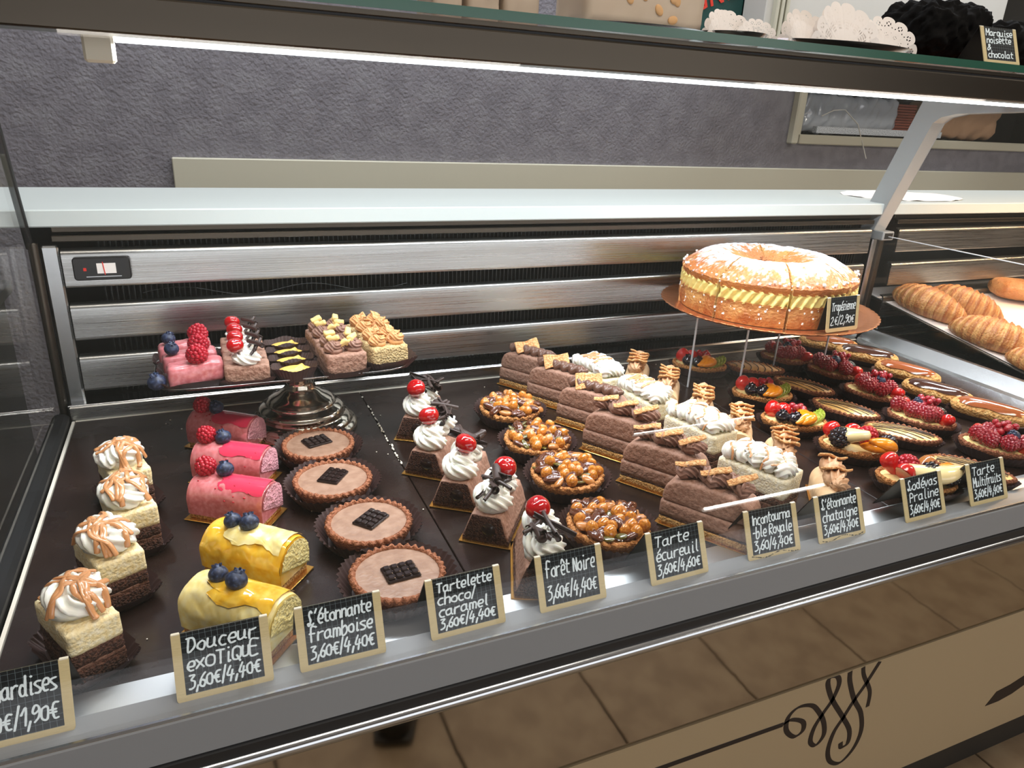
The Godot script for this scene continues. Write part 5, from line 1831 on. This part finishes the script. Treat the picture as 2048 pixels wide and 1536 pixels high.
# ---- brioche cake on the clear stand ------------------------------------------------------------
func big_cake() -> void:
	var cx := 0.931
	var cz := 0.122
	var s := thing("clear_stand", "clear acrylic stand with thin legs under the brioche cake", "stand", cx, 0.0008, cz)
	part("top_plate", boxm(Vector3(0.25, 0.003, 0.10), 0.001, Vector3(0, 0.1155, 0.02)), M.acrylic, s)
	for q in [[0.810, 0.119], [0.859, 0.172], [1.049, 0.143], [1.0, 0.09]]:
		part("leg", kept("aleg", func(): return boxm(Vector3(0.0024, 0.1155, 0.0024), 0.0004)), M.acrylic_edge, s, Vector3(q[0] - cx, 0, q[1] - cz))
	var p := thing("cake_board", "round bronze cake board with scalloped edge under the brioche cake", "board", cx, 0.1196, cz)
	part("disc", kept("board", func():
		var m := MB.new()
		var f := func(u: float, w: float):
			var q: Array = [[0.0001, 0.0012], [0.120, 0.0012], [0.137, 0.0012], [0.1385, 0.0020], [0.150, 0.0030], [0.1545, 0.0036], [0.1545, 0.0026], [0.150, 0.0], [0.0001, 0.0]][mini(int(round(w * 8)), 8)]
			var k: float = 1.0 + (0.011 * absf(cos(u * PI * 62.0)) if q[0] > 0.149 else 0.0)
			return Vector3(q[0] * k * cos(u * TAU), q[1], q[0] * k * sin(u * TAU))
		m.grid(248, 8, f, true)
		return m.mesh()), M.bronze_card, p)
	var t := thing("brioche_cake", "large round cream filled brioche dusted with sugar, cut into eight", "cake", cx - 0.012, 0.1214, cz + 0.004, 0.30)
	var R := 0.1225
	var n := 8
	for i in n:
		var a0 := TAU * i / n + 0.016
		var a1 := TAU * (i + 1) / n - 0.016
		if i == 1:
			a1 -= 0.02
		var sl := Node3D.new()
		sl.name = "slice"
		t.add_child(sl, true)
		part("base", wedge(a0, a1, R, i, 0), M.brioche, sl)
		part("cream", wedge(a0, a1, R, i, 1), M.pastry_cream, sl)
		part("crown", wedge(a0, a1, R, i, 2), M.brioche, sl)
	# grains of pearl sugar baked into the crust
	var mm := MB.new()
	var r := RandomNumberGenerator.new()
	r.seed = 77
	for k in 420:
		var a := r.randf() * TAU
		var low := r.randf() < 0.55
		var y := r.randf_range(0.006, 0.026) if low else r.randf_range(0.050, 0.062)
		var rr := R * (1.0 - 0.02 * r.randf()) + (0.0 if low else -0.001)
		mm.box(Vector3(rr * cos(a), y, rr * sin(a)), Vector3.ONE * r.randf_range(0.0014, 0.0032), 0.0004)
	var gr := part("pearl_sugar", mm.mesh(), M.pearl_sugar, t)
	gr.set_meta("kind", "stuff")


func wedge(a0: float, a1: float, R: float, sd: int, layer: int) -> Mesh:
	var m := MB.new()
	m.colored = layer != 1
	var nr := 44
	var na := 36
	var low := [0.0, 0.028, 0.045]
	var top := func(r: float, a: float) -> float:
		var u := r / R
		if layer == 0:
			return 0.030
		if layer == 1:
			return 0.047
		# a ring swelling round a sunken middle
		return 0.064 + 0.0155 * exp(-pow((u - 0.62) / 0.30, 2.0)) - 0.012 * pow(u, 8.0) + 0.0015 * nz.get_noise_2d(r * cos(a) * 60.0, r * sin(a) * 60.0)
	var edge := func(a: float, y: float) -> float:
		if layer == 1:
			return R * (0.985 + 0.022 * sin(a * 62.0 + y * 300.0) + 0.018 * nz.get_noise_2d(a * 14.0, y * 120.0))
		var b := 0.020 * sin(clampf((y - low[layer]) / (0.03 if layer == 0 else 0.022), 0.0, 1.0) * PI)
		return R * (0.985 + b + 0.006 * nz.get_noise_3d(cos(a) * 8.0, y * 90.0, sin(a) * 8.0))
	var tint := func(q: Vector3, upper: float) -> Color:
		var g := 0.5 + 0.5 * nz.get_noise_3dv(q * 26.0)
		var crust := Color(0.58, 0.21, 0.045).lerp(Color(0.34, 0.09, 0.018), clampf(g * 1.25 - 0.2, 0, 1))
		if layer == 0:
			crust = Color(0.66, 0.33, 0.10).lerp(Color(0.40, 0.12, 0.024), clampf(0.55 + 1.6 * (g - 0.5) + 0.6 * nz.get_noise_3dv(q * 120.0), 0, 1))
		if upper > 0.5:
			# icing sugar sieved on the swollen ring, thin in the hollow and broken at the rim
			var u := Vector2(q.x, q.z).length() / R
			var d := 0.95 * exp(-pow((u - 0.66) / 0.26, 2.0)) + 0.55 * nz.get_noise_3dv(q * 55.0) + 0.5 * nz.get_noise_3dv(q * 210.0) - 0.50
			return crust.lerp(Color(0.66, 0.68, 0.73), clampf(d * 3.2, 0.0, 0.94))
		return crust
	var from := 0
	# top, outer side, two cut faces, underside
	var spots := []
	for j in nr + 1:
		for i in na + 1:
			var a := lerpf(a0, a1, float(i) / na)
			var r := edge.call(a, low[layer] + 0.012) * float(j) / nr as float
			var q := Vector3(r * cos(a), top.call(r, a), r * sin(a))
			m.c = tint.call(q, 1.0 if layer == 2 else 0.0)
			m.put(q)
	for j in nr:
		for i in na:
			var k := j * (na + 1) + i
			m.quad(k, k + 1, k + na + 2, k + na + 1)
	var b2 := m.v.size()
	for j in 9:
		for i in na + 1:
			var a := lerpf(a0, a1, float(i) / na)
			var yt: float = top.call(edge.call(a, low[layer] + 0.012), a)
			var y := lerpf(yt, low[layer], j / 8.0)
			var r: float = edge.call(a, y) if j > 0 else edge.call(a, low[layer] + 0.012)
			var q := Vector3(r * cos(a), y, r * sin(a))
			m.c = tint.call(q, 0.6 if layer == 2 and j < 3 else 0.0)
			m.put(q)
	for j in 8:
		for i in na:
			var k := b2 + j * (na + 1) + i
			m.quad(k, k + 1, k + na + 2, k + na + 1)
	for a in [a0, a1]:
		var b3 := m.v.size()
		m.c = Color(0.80, 0.50, 0.20) if layer != 1 else Color.WHITE
		for j in nr + 1:
			var r: float = edge.call(a, low[layer] + 0.012) * float(j) / nr
			m.put(Vector3(r * cos(a), top.call(r, a), r * sin(a)))
			m.put(Vector3(r * cos(a), low[layer], r * sin(a)))
		for j in nr:
			m.quad(b3 + 2 * j, b3 + 2 * j + 1, b3 + 2 * j + 3, b3 + 2 * j + 2)
	m.fix(from)
	return m.mesh()


# ---- the warm bay -------------------------------------------------------------------------------
func warm_bay() -> void:
	var tilt := -0.15
	var tr := thing("bakery_tray", "steel tray lined with white paper under the croissants", "tray", 1.66, 0.046, 0.10)
	tr.rotation.x = -tilt
	part("tray", boxm(Vector3(0.60, 0.004, 0.40), 0.001, Vector3(0, -0.005, 0)), M.dark_steel, tr)
	part("paper", boxm(Vector3(0.592, 0.0008, 0.392), 0.0, Vector3(0, -0.0005, 0)), M.white_paper, tr)
	for q in [[-0.25, -0.15], [0.25, -0.15], [-0.25, 0.15], [0.25, 0.15]]:
		part("foot", boxm(Vector3(0.012, 0.044 - q[1] * 0.15, 0.012), 0.001, Vector3(q[0], -0.049 + q[1] * 0.15, q[1])), M.dark_steel, tr)
	var list := [[1.402, 0.040, 1.42, 1.0, "lying along the edge of the tray beside the cake board"], [1.492, 0.045, 1.25, 0.95, "half hidden behind the croissant at the tray edge"], [1.398, 0.178, 1.15, 1.0, "in the middle of the tray edge over the divider rail"], [1.492, 0.225, 1.0, 0.9, "behind the middle croissant on the paper"], [1.386, 0.285, 1.2, 0.9, "at the front end of the tray edge"]]
	for i in list.size():
		var q: Array = list[i]
		var y: float = 0.046 - (q[1] - 0.10) * 0.15 + 0.001
		var c := solo("croissant", croissant_mesh(), M.croissant, "golden butter croissant %s" % q[4], "croissant", q[0], y, q[1], Basis(Vector3.RIGHT, -tilt) * Basis(Vector3.UP, -q[2]).scaled(Vector3.ONE * q[3]), "croissants on the white paper")
	var pc := solo("chocolate_roll", kept("painchoc", func():
		var m := MB.new()
		m.colored = true
		var f := func(u: float, w: float):
			var th := u * TAU
			var k := pow(maxf(0.0, 1.0 - pow(absf(2.0 * w - 1.0), 5.0)), 0.45)
			var r := 0.030 + 0.0035 * cos(th * 2.0 - 0.6) + 0.0022 * nz.get_noise_3d(cos(th) * 2.5, w * 4.0, sin(th) * 2.5)
			var q := Vector3((w - 0.5) * 0.125, 0.022 + 0.74 * r * sin(th) * k, 1.25 * r * cos(th) * k)
			var b := clampf(0.62 + 0.5 * nz.get_noise_3dv(q * 30.0) + 0.35 * nz.get_noise_3dv(q * 90.0), 0.0, 1.0)
			m.c = Color(0.66, 0.38, 0.15).lerp(Color(0.46, 0.15, 0.032), b)
			return q
		m.grid(36, 30, f, true)
		return m.mesh()), M.croissant, "folded chocolate roll pastry lying alone on the white paper", "pastry", 1.70, 0.058, 0.02, Basis(Vector3.RIGHT, -tilt) * Basis(Vector3.UP, -0.5))


func croissant_mesh() -> Mesh:
	return kept("croissant", func():
		var m := MB.new()
		m.colored = true
		var n := 90
		var k := 30
		var from := 0
		for i in n + 1:
			var t := float(i) / n
			var u := 2.0 * t - 1.0
			var ang := u * 0.75
			var mid := Vector3(0.105 * sin(ang), 0.0, 0.105 * (cos(ang) - 0.9))
			var tg := Vector3(cos(ang), 0, -sin(ang))
			var side := Vector3(sin(ang), 0, cos(ang))
			# the rolled layers step down from the middle
			var step := absf(u) * 6.5
			var fr := step - floorf(step)
			var rr := 0.031 * pow(maxf(0.0, 1.0 - pow(absf(u), 2.2)), 0.62) * (1.0 + 0.10 * (0.5 - fr)) + 0.0015
			for j in k:
				var th := TAU * j / k
				var wob := 1.0 + 0.06 * nz.get_noise_3d(t * 14.0, cos(th) * 2.0, sin(th) * 2.0)
				var fine := 1.0 + 0.02 * sin(step * 26.0 + 3.0 * sin(th))
				var q := mid + Vector3.UP * (rr * 0.80 * sin(th) * wob * fine + rr * 0.72) + side * rr * 1.02 * cos(th) * wob * fine
				var b := clampf(0.92 - 0.85 * fr + 0.45 * nz.get_noise_3dv(q * 45.0) + 0.25 * sin(step * 26.0 + 3.0 * sin(th)), 0.0, 1.0)
				m.c = Color(0.66, 0.37, 0.13).lerp(Color(0.36, 0.10, 0.018), b)
				m.put(q)
		for i in n:
			for j in k:
				m.quad(i * k + j, i * k + (j + 1) % k, (i + 1) * k + (j + 1) % k, (i + 1) * k + j)
		m.orient(from)
		return m.mesh())


# ---- things on the wall behind and in the hatch -------------------------------------------------
func back_wall_things() -> void:
	var zb := -1.0
	solo("wall_board", boxm(Vector3(3.9, 0.42, 0.022), 0.002), M.cream_paint, "long cream painted board on the mauve wall behind the work shelf", "board", 2.07, -0.188, zb + 0.011)
	var cb := thing("white_cabinet", "white wall cabinet with framed door above the hatch", "cabinet", 2.2, 0.56, zb + 0.06)
	part("body", boxm(Vector3(1.0, 0.6, 0.11), 0.003), M.white_paint, cb)
	part("door", boxm(Vector3(0.92, 0.54, 0.012), 0.003, Vector3(0.02, 0.03, 0.061)), M.white_paint, cb)
	for k in 3:
		part("frame_moulding", boxm(Vector3(0.012, 0.6, 0.02), 0.003, Vector3(-0.47 + 0.018 * k, 0, 0.062)), M.cream_paint, cb)
	var dk := thing("dark_wall_shelf", "dark wall shelf with small boxes right of the white cabinet", "shelf", 3.1, 0.6, zb + 0.1)
	part("plank", boxm(Vector3(0.7, 0.02, 0.18), 0.002), M.plinth, dk)
	part("back", boxm(Vector3(0.7, 0.5, 0.01), 0.0, Vector3(0, 0.02, -0.085)), M.plinth, dk)
	for k in 3:
		solo("shelf_box", boxm(Vector3(0.12, 0.10 + 0.03 * k, 0.1), 0.003), [M.plinth, M.white_paint, M.crust_brown][k], "%s box on the dark wall shelf" % ["dark", "white", "brown"][k], "box", 2.9 + 0.18 * k, 0.621, zb + 0.1)
	var sg := thing("wall_sign", "green sign with red lettering in a wooden frame", "sign", 1.60, 0.61, zb)
	part("panel", boxm(Vector3(0.20, 0.24, 0.012), 0.001, Vector3(0, 0, 0.008)), mat("sign_green", rgb(20, 70, 66), 0.5), sg)
	var lt := TextMesh.new()
	lt.text = "GNE"
	lt.font_size = 64
	lt.pixel_size = 0.0012
	lt.depth = 0.003
	part("lettering", lt, mat("sign_red", rgb(226, 62, 44), 0.5), sg, Vector3(-0.01, 0.10, 0.016), Basis(Vector3.BACK, 0.35))
	part("frame", boxm(Vector3(0.03, 0.24, 0.02), 0.002, Vector3(0.115, 0, 0.01)), mat("sign_wood", rgb(120, 104, 84), 0.6), sg)
	# inside the hatch
	solo("steel_strip", boxm(Vector3(0.62, 0.022, 0.02), 0.001), mat("galvanised", rgb(180, 188, 196), 0.4, {"metal": 0.0, "scale": 12.0, "cols": [rgb(150, 160, 168), rgb(214, 222, 230), rgb(244, 248, 252)], "freq": 0.08}), "speckled galvanised strip lying on the hatch sill", "strip", 2.45, 0.345, zb - 0.06)
	var pk := thing("wrapped_pack", "pack of bakery ware wrapped in crumpled clear film in the hatch", "package", 2.38, 0.345, zb - 0.22)
	part("contents", boxm(Vector3(0.40, 0.12, 0.16), 0.02), mat("pack_grey", rgb(92, 100, 108), 0.6), pk)
	part("film", kept("film", func():
		var m := MB.new()
		m.crumb(Vector3.ZERO, Vector3(0.46, 0.13, 0.18), 0.02, 0.012, 26.0, nz, 46)
		return m.mesh(true)), mat("clear_film", rgb(188, 196, 204), 0.12, {"coat": 1.0}), pk)
	var st := thing("carton_stack", "stack of ribbed reddish cartons beside the wrapped pack", "cartons", 2.66, 0.345, zb - 0.2)
	for k in 12:
		part("carton", kept("carton", func(): return boxm(Vector3(0.10, 0.008, 0.12), 0.002)), mat("carton_red", rgb(150, 84, 66), 0.6) if k == 0 else M.carton_red, st, Vector3(0.003 * sin(k * 2.0), 0.0095 * k, 0))
	var ct := thing("carton_stack", "stack of ribbed brown cartons behind the white bag in the hatch", "cartons", 2.12, 0.345, zb - 0.3)
	for k in 12:
		part("carton", kept("carton", func(): return boxm(Vector3(0.10, 0.008, 0.12), 0.002)), M.crust_brown, ct, Vector3(0.003 * sin(k * 2.0), 0.0095 * k, 0))
	var wb := solo("white_bag", kept("wbag", func():
		var m := MB.new()
		m.crumb(Vector3.ZERO, Vector3(0.08, 0.14, 0.06), 0.012, 0.006, 40.0, nz, 16)
		return m.mesh(true)), mat("bag_grey", rgb(150, 152, 146), 0.6), "small whitish bag standing at the hatch frame", "bag", 2.055, 0.345, zb - 0.16)
	solo("paper_bag", kept("pbag", func():
		var m := MB.new()
		m.crumb(Vector3.ZERO, Vector3(0.34, 0.13, 0.12), 0.02, 0.012, 18.0, nz, 24, func(q: Vector3): return Vector3(q.x * (1.0 + q.y * 2.0), q.y, q.z))
		return m.mesh(true)), mat("kraft", rgb(176, 140, 108), 0.7), "tan paper bag with folded mouth in the hatch", "bag", 2.95, 0.345, zb - 0.16)
	var pl := MB.new()
	pl.tube(PackedVector3Array([Vector3(0, 0, 0), Vector3(0.05, 0.02, 0), Vector3(0.10, 0.024, 0.0), Vector3(0.14, -0.02, 0.03), Vector3(0.19, -0.13, 0.05)]), 0.0018, 6)
	solo("white_straw", pl.mesh(), M.white_paint, "thin bent white straw hanging out of the hatch", "straw", 2.13, 0.40, zb - 0.03)
	var dl := thing("paper_doily", "flat white paper doily lying on the work shelf", "doily", 1.47, 0.2497, -0.125)
	part("sheet", disc_mesh("round", 0.14, 0.085, 0.0006, 0.002, 0.003, 48), M.white_paper, dl)


# ---- things on the top glass shelf --------------------------------------------------------------
func top_shelf_things() -> void:
	var gy := 0.4541
	# nougat bars
	var xs := [[0.384, 0.414], [0.419, 0.452], [0.456, 0.495]]
	for i in 3:
		nougat(xs[i][0], xs[i][1], gy, 0.17, 0.06, 60 + i, "%s nougat bar left of the large almond nougat slab" % ["narrow", "middle", "wide"][i])
	var pt := thing("steel_plate", "low oval steel plate under the large nougat slab", "plate", 0.60, gy, 0.19)
	part("plate", kept("oplate", func():
		var m := MB.new()
		m.lathe(PackedVector2Array([Vector2(0.0001, 0.001), Vector2(0.06, 0.001), Vector2(0.088, 0.008), Vector2(0.09, 0.008), Vector2(0.062, 0.0), Vector2(0.0001, 0.0)]), 40)
		return m.mesh()), M.steel_trim, pt, Vector3.ZERO, Basis.from_scale(Vector3(1.1, 1, 0.8)))
	nougat(0.535, 0.678, gy + 0.008, 0.185, 0.07, 70, "large pale nougat slab with cut almonds on a steel plate")
	# trays with paper lace
	lace(0.722, gy, 0.20, 0.045, 0.05, 4, 0.036, "small heap of white paper lace between nougat slab and lace tray", 1)
	lace(0.885, gy, 0.19, 0.118, 0.075, 8, 0.056, "wide tray edged with white scalloped paper lace", 2)
	var r := RandomNumberGenerator.new()
	r.seed = 5
	for q in [[1.062, 0.19, 0.062, 0.070, "tall black ruffled cake beside the lace tray"], [1.215, 0.19, 0.072, 0.055, "low black ruffled cake behind the dark price tag"]]:
		var t := thing("black_ruffled_cake", q[4], "cake", q[0], gy, q[1])
		part("tray_foot", boxm(Vector3(q[2] * 2.2, 0.004, 0.12), 0.001), M.bronze_card, t)
		part("body", kept("ruff%s" % str(q[2]), func():
			var m := MB.new()
			m.crumb(Vector3.ZERO, Vector3(q[2] * 2.0, q[3], 0.10), 0.03, 0.008, 60.0, nz, 40, null, Vector3(q[0] * 9.0, 0, 0))
			return m.mesh(true)), M.black_choc, t, Vector3(0, 0.004, 0))


func nougat(x0: float, x1: float, y: float, z: float, depth: float, sd: int, label: String) -> void:
	var m := MB.new()
	m.crumb(Vector3.ZERO, Vector3(x1 - x0, 0.07, depth), 0.004, 0.001, 60.0, nz, 16, null, Vector3(sd, 0, 0))
	m.colored = true
	for i in m.v.size():
		m.col[i] = Color(0.44, 0.34, 0.25).lerp(Color(0.56, 0.46, 0.35), 0.5 + 0.5 * nz.get_noise_3dv(m.v[i] * 40.0 + Vector3(sd, 0, 0)))
	var t := thing("nougat_slab", label, "nougat", (x0 + x1) / 2, y, z)
	part("body", m.mesh(true), M.nougat, t)
	var r := RandomNumberGenerator.new()
	r.seed = sd
	for k in int((x1 - x0) * 110):
		part("almond", kept("cutalmond", func():
			var b := MB.new()
			b.ball(Vector3.ZERO, Vector3(0.0062, 0.0042, 0.0016), 14, 8)
			return b.mesh()), M.cut_almond, t, Vector3(r.randf_range(x0 - x1, x1 - x0) * 0.45, r.randf_range(0.008, 0.062), depth / 2 + 0.0002), Basis(Vector3.BACK, r.randf() * 3.0))


func lace_texture() -> ImageTexture:
	if cache.has("lace"):
		return cache["lace"]
	var im := Image.create_empty(128, 256, true, Image.FORMAT_RGBA8)
	var paper := Color(0.90, 0.87, 0.84, 1)
	im.fill(paper)
	var hole := Color(0.9, 0.87, 0.84, 0)
	# a lattice of small windows below, leaves and dots towards the edge
	for a in 4:
		for b in 4:
			im.fill_rect(Rect2i(36 + 15 * a, 118 + 15 * b, 9, 9), hole)
	for q in [[56, 196, 18, 8], [40, 208, 10, 14], [80, 208, 10, 14], [58, 222, 14, 6], [8, 150, 10, 20], [108, 150, 10, 20], [14, 196, 12, 8], [102, 196, 12, 8]]:
		im.fill_rect(Rect2i(q[0], q[1], q[2], q[3]), hole)
	cache["lace"] = ImageTexture.create_from_image(im)
	return cache["lace"]


func lace(x: float, y: float, z: float, a: float, b: float, n: int, h: float, label: String, sd: int) -> void:
	if not M.has("lace"):
		var lm := StandardMaterial3D.new()
		lm.resource_name = "lace"
		lm.albedo_texture = lace_texture()
		lm.transparency = BaseMaterial3D.TRANSPARENCY_ALPHA_SCISSOR
		lm.alpha_scissor_threshold = 0.5
		lm.roughness = 0.8
		M["lace"] = lm
	var t := thing("lace_tray", label, "tray", x, y, z)
	part("tray", kept("ltray%d" % sd, func():
		var m := MB.new()
		m.lathe(PackedVector2Array([Vector2(0.0001, 0.002), Vector2(0.8, 0.002), Vector2(1.0, 0.012), Vector2(1.02, 0.012), Vector2(0.82, 0.0), Vector2(0.0001, 0.0)]), 40)
		for i in m.v.size():
			m.v[i] = Vector3(m.v[i].x * a, m.v[i].y, m.v[i].z * b)
		return m.mesh()), M.steel_trim, t)
	# pierced paper doilies fanned upright one before the other
	for k in n:
		var u := (k + 0.5) / n * 2.0 - 1.0
		var hh := h * (0.78 + 0.22 * cos(u * 1.9 - 0.3)) * (1.0 - 0.35 * u * u)
		part("paper_doily", kept("fan", func():
			var m := MB.new()
			var f := func(v: float, w: float):
				var th := PI * v
				var rr := w * (0.90 + 0.10 * sqrt(absf(sin(th * 8.0))))
				return Vector3(rr * cos(th) * 1.05, rr * sin(th), 0.10 * w * w * sin(th * 3.0) - 0.25 * rr * sin(th))
			m.grid(96, 10, f)
			for q in m.uv.size():
				m.uv[q].x *= 8.0
			return m.mesh()), M.lace, t, Vector3(u * a * 0.72, 0.004, b * (0.55 - 0.28 * (k % 3))), Basis(Vector3.UP, -0.25 * u).scaled(Vector3.ONE * hh))


# ---- crumbs, shoe, lamps of the shop front ------------------------------------------------------
func odds() -> void:
	# crumbs along the seam of the deck boards
	var m := MB.new()
	var r := RandomNumberGenerator.new()
	r.seed = 9
	for k in 46:
		var z := r.randf_range(0.012, 0.225)
		var s := r.randf_range(0.0008, 0.0026)
		m.ball(Vector3(0.343 + r.randf_range(-0.0012, 0.0012), s * 0.4, z), Vector3(s * 0.6, s * 0.45, s * 1.3), 6, 4)
	for k in 70:
		var s := r.randf_range(0.0005, 0.0012)
		m.ball(Vector3(r.randf_range(0.01, 1.0), s * 0.5, r.randf_range(0.01, 0.47)), Vector3(s, s * 0.6, s), 5, 4)
	var o := part("pastry_crumbs", m.mesh(), M.sugar_crumb, self, Vector3(0, DY + 0.0004, 0))
	o.set_meta("label", "pale pastry crumbs scattered on the dark deck boards")
	o.set_meta("category", "crumbs")
	o.set_meta("kind", "stuff")
	# the shoe that the polished base mirrors
	var sh := thing("shoe", "black shoe on the tiles in front of the counter", "shoe", 0.462, -DY, 0.885, 0.3)
	m = MB.new()
	m.crumb(Vector3.ZERO, Vector3(0.095, 0.085, 0.28), 0.035, 0.002, 20.0, nz, 20, func(q: Vector3): return Vector3(q.x * (1.0 - 0.25 * clampf((-q.z - 0.05) / 0.09, 0, 1)), q.y * (1.0 - 0.45 * clampf((-q.z + 0.04) / 0.14, 0, 1)) + 0.012, q.z))
	part("upper", m.mesh(true), M.black_plastic, sh)
	m = MB.new()
	m.crumb(Vector3.ZERO, Vector3(0.10, 0.02, 0.285), 0.009, 0.0, 20.0, nz, 20, func(q: Vector3): return Vector3(q.x * (1.0 - 0.25 * clampf((-q.z - 0.05) / 0.09, 0, 1)), q.y, q.z))
	part("sole", m.mesh(true), M.black_rubber, sh)
	# slim lamps and a row of small bulbs on the wall behind the customer, mirrored in the front pane
	var zf := 3.28
	for q in [[3.07, 1.01, 0.9, 0.018, "slim lamp tube on the shop front wall under the bulb row"], [2.85, 1.55, 0.9, 0.009, "slim lamp tube on the shop front wall over the bulb row"]]:
		var t := thing("wall_lamp", q[4], "lamp", q[0], q[1], zf - 0.03)
		part("lamp_tube", boxm(Vector3(q[2], q[3], 0.022), 0.003), M.lamp_wall, t)
		part("bracket", boxm(Vector3(0.03, 0.02, 0.04), 0.002, Vector3(0, 0.001, 0.03)), M.white_paint, t)
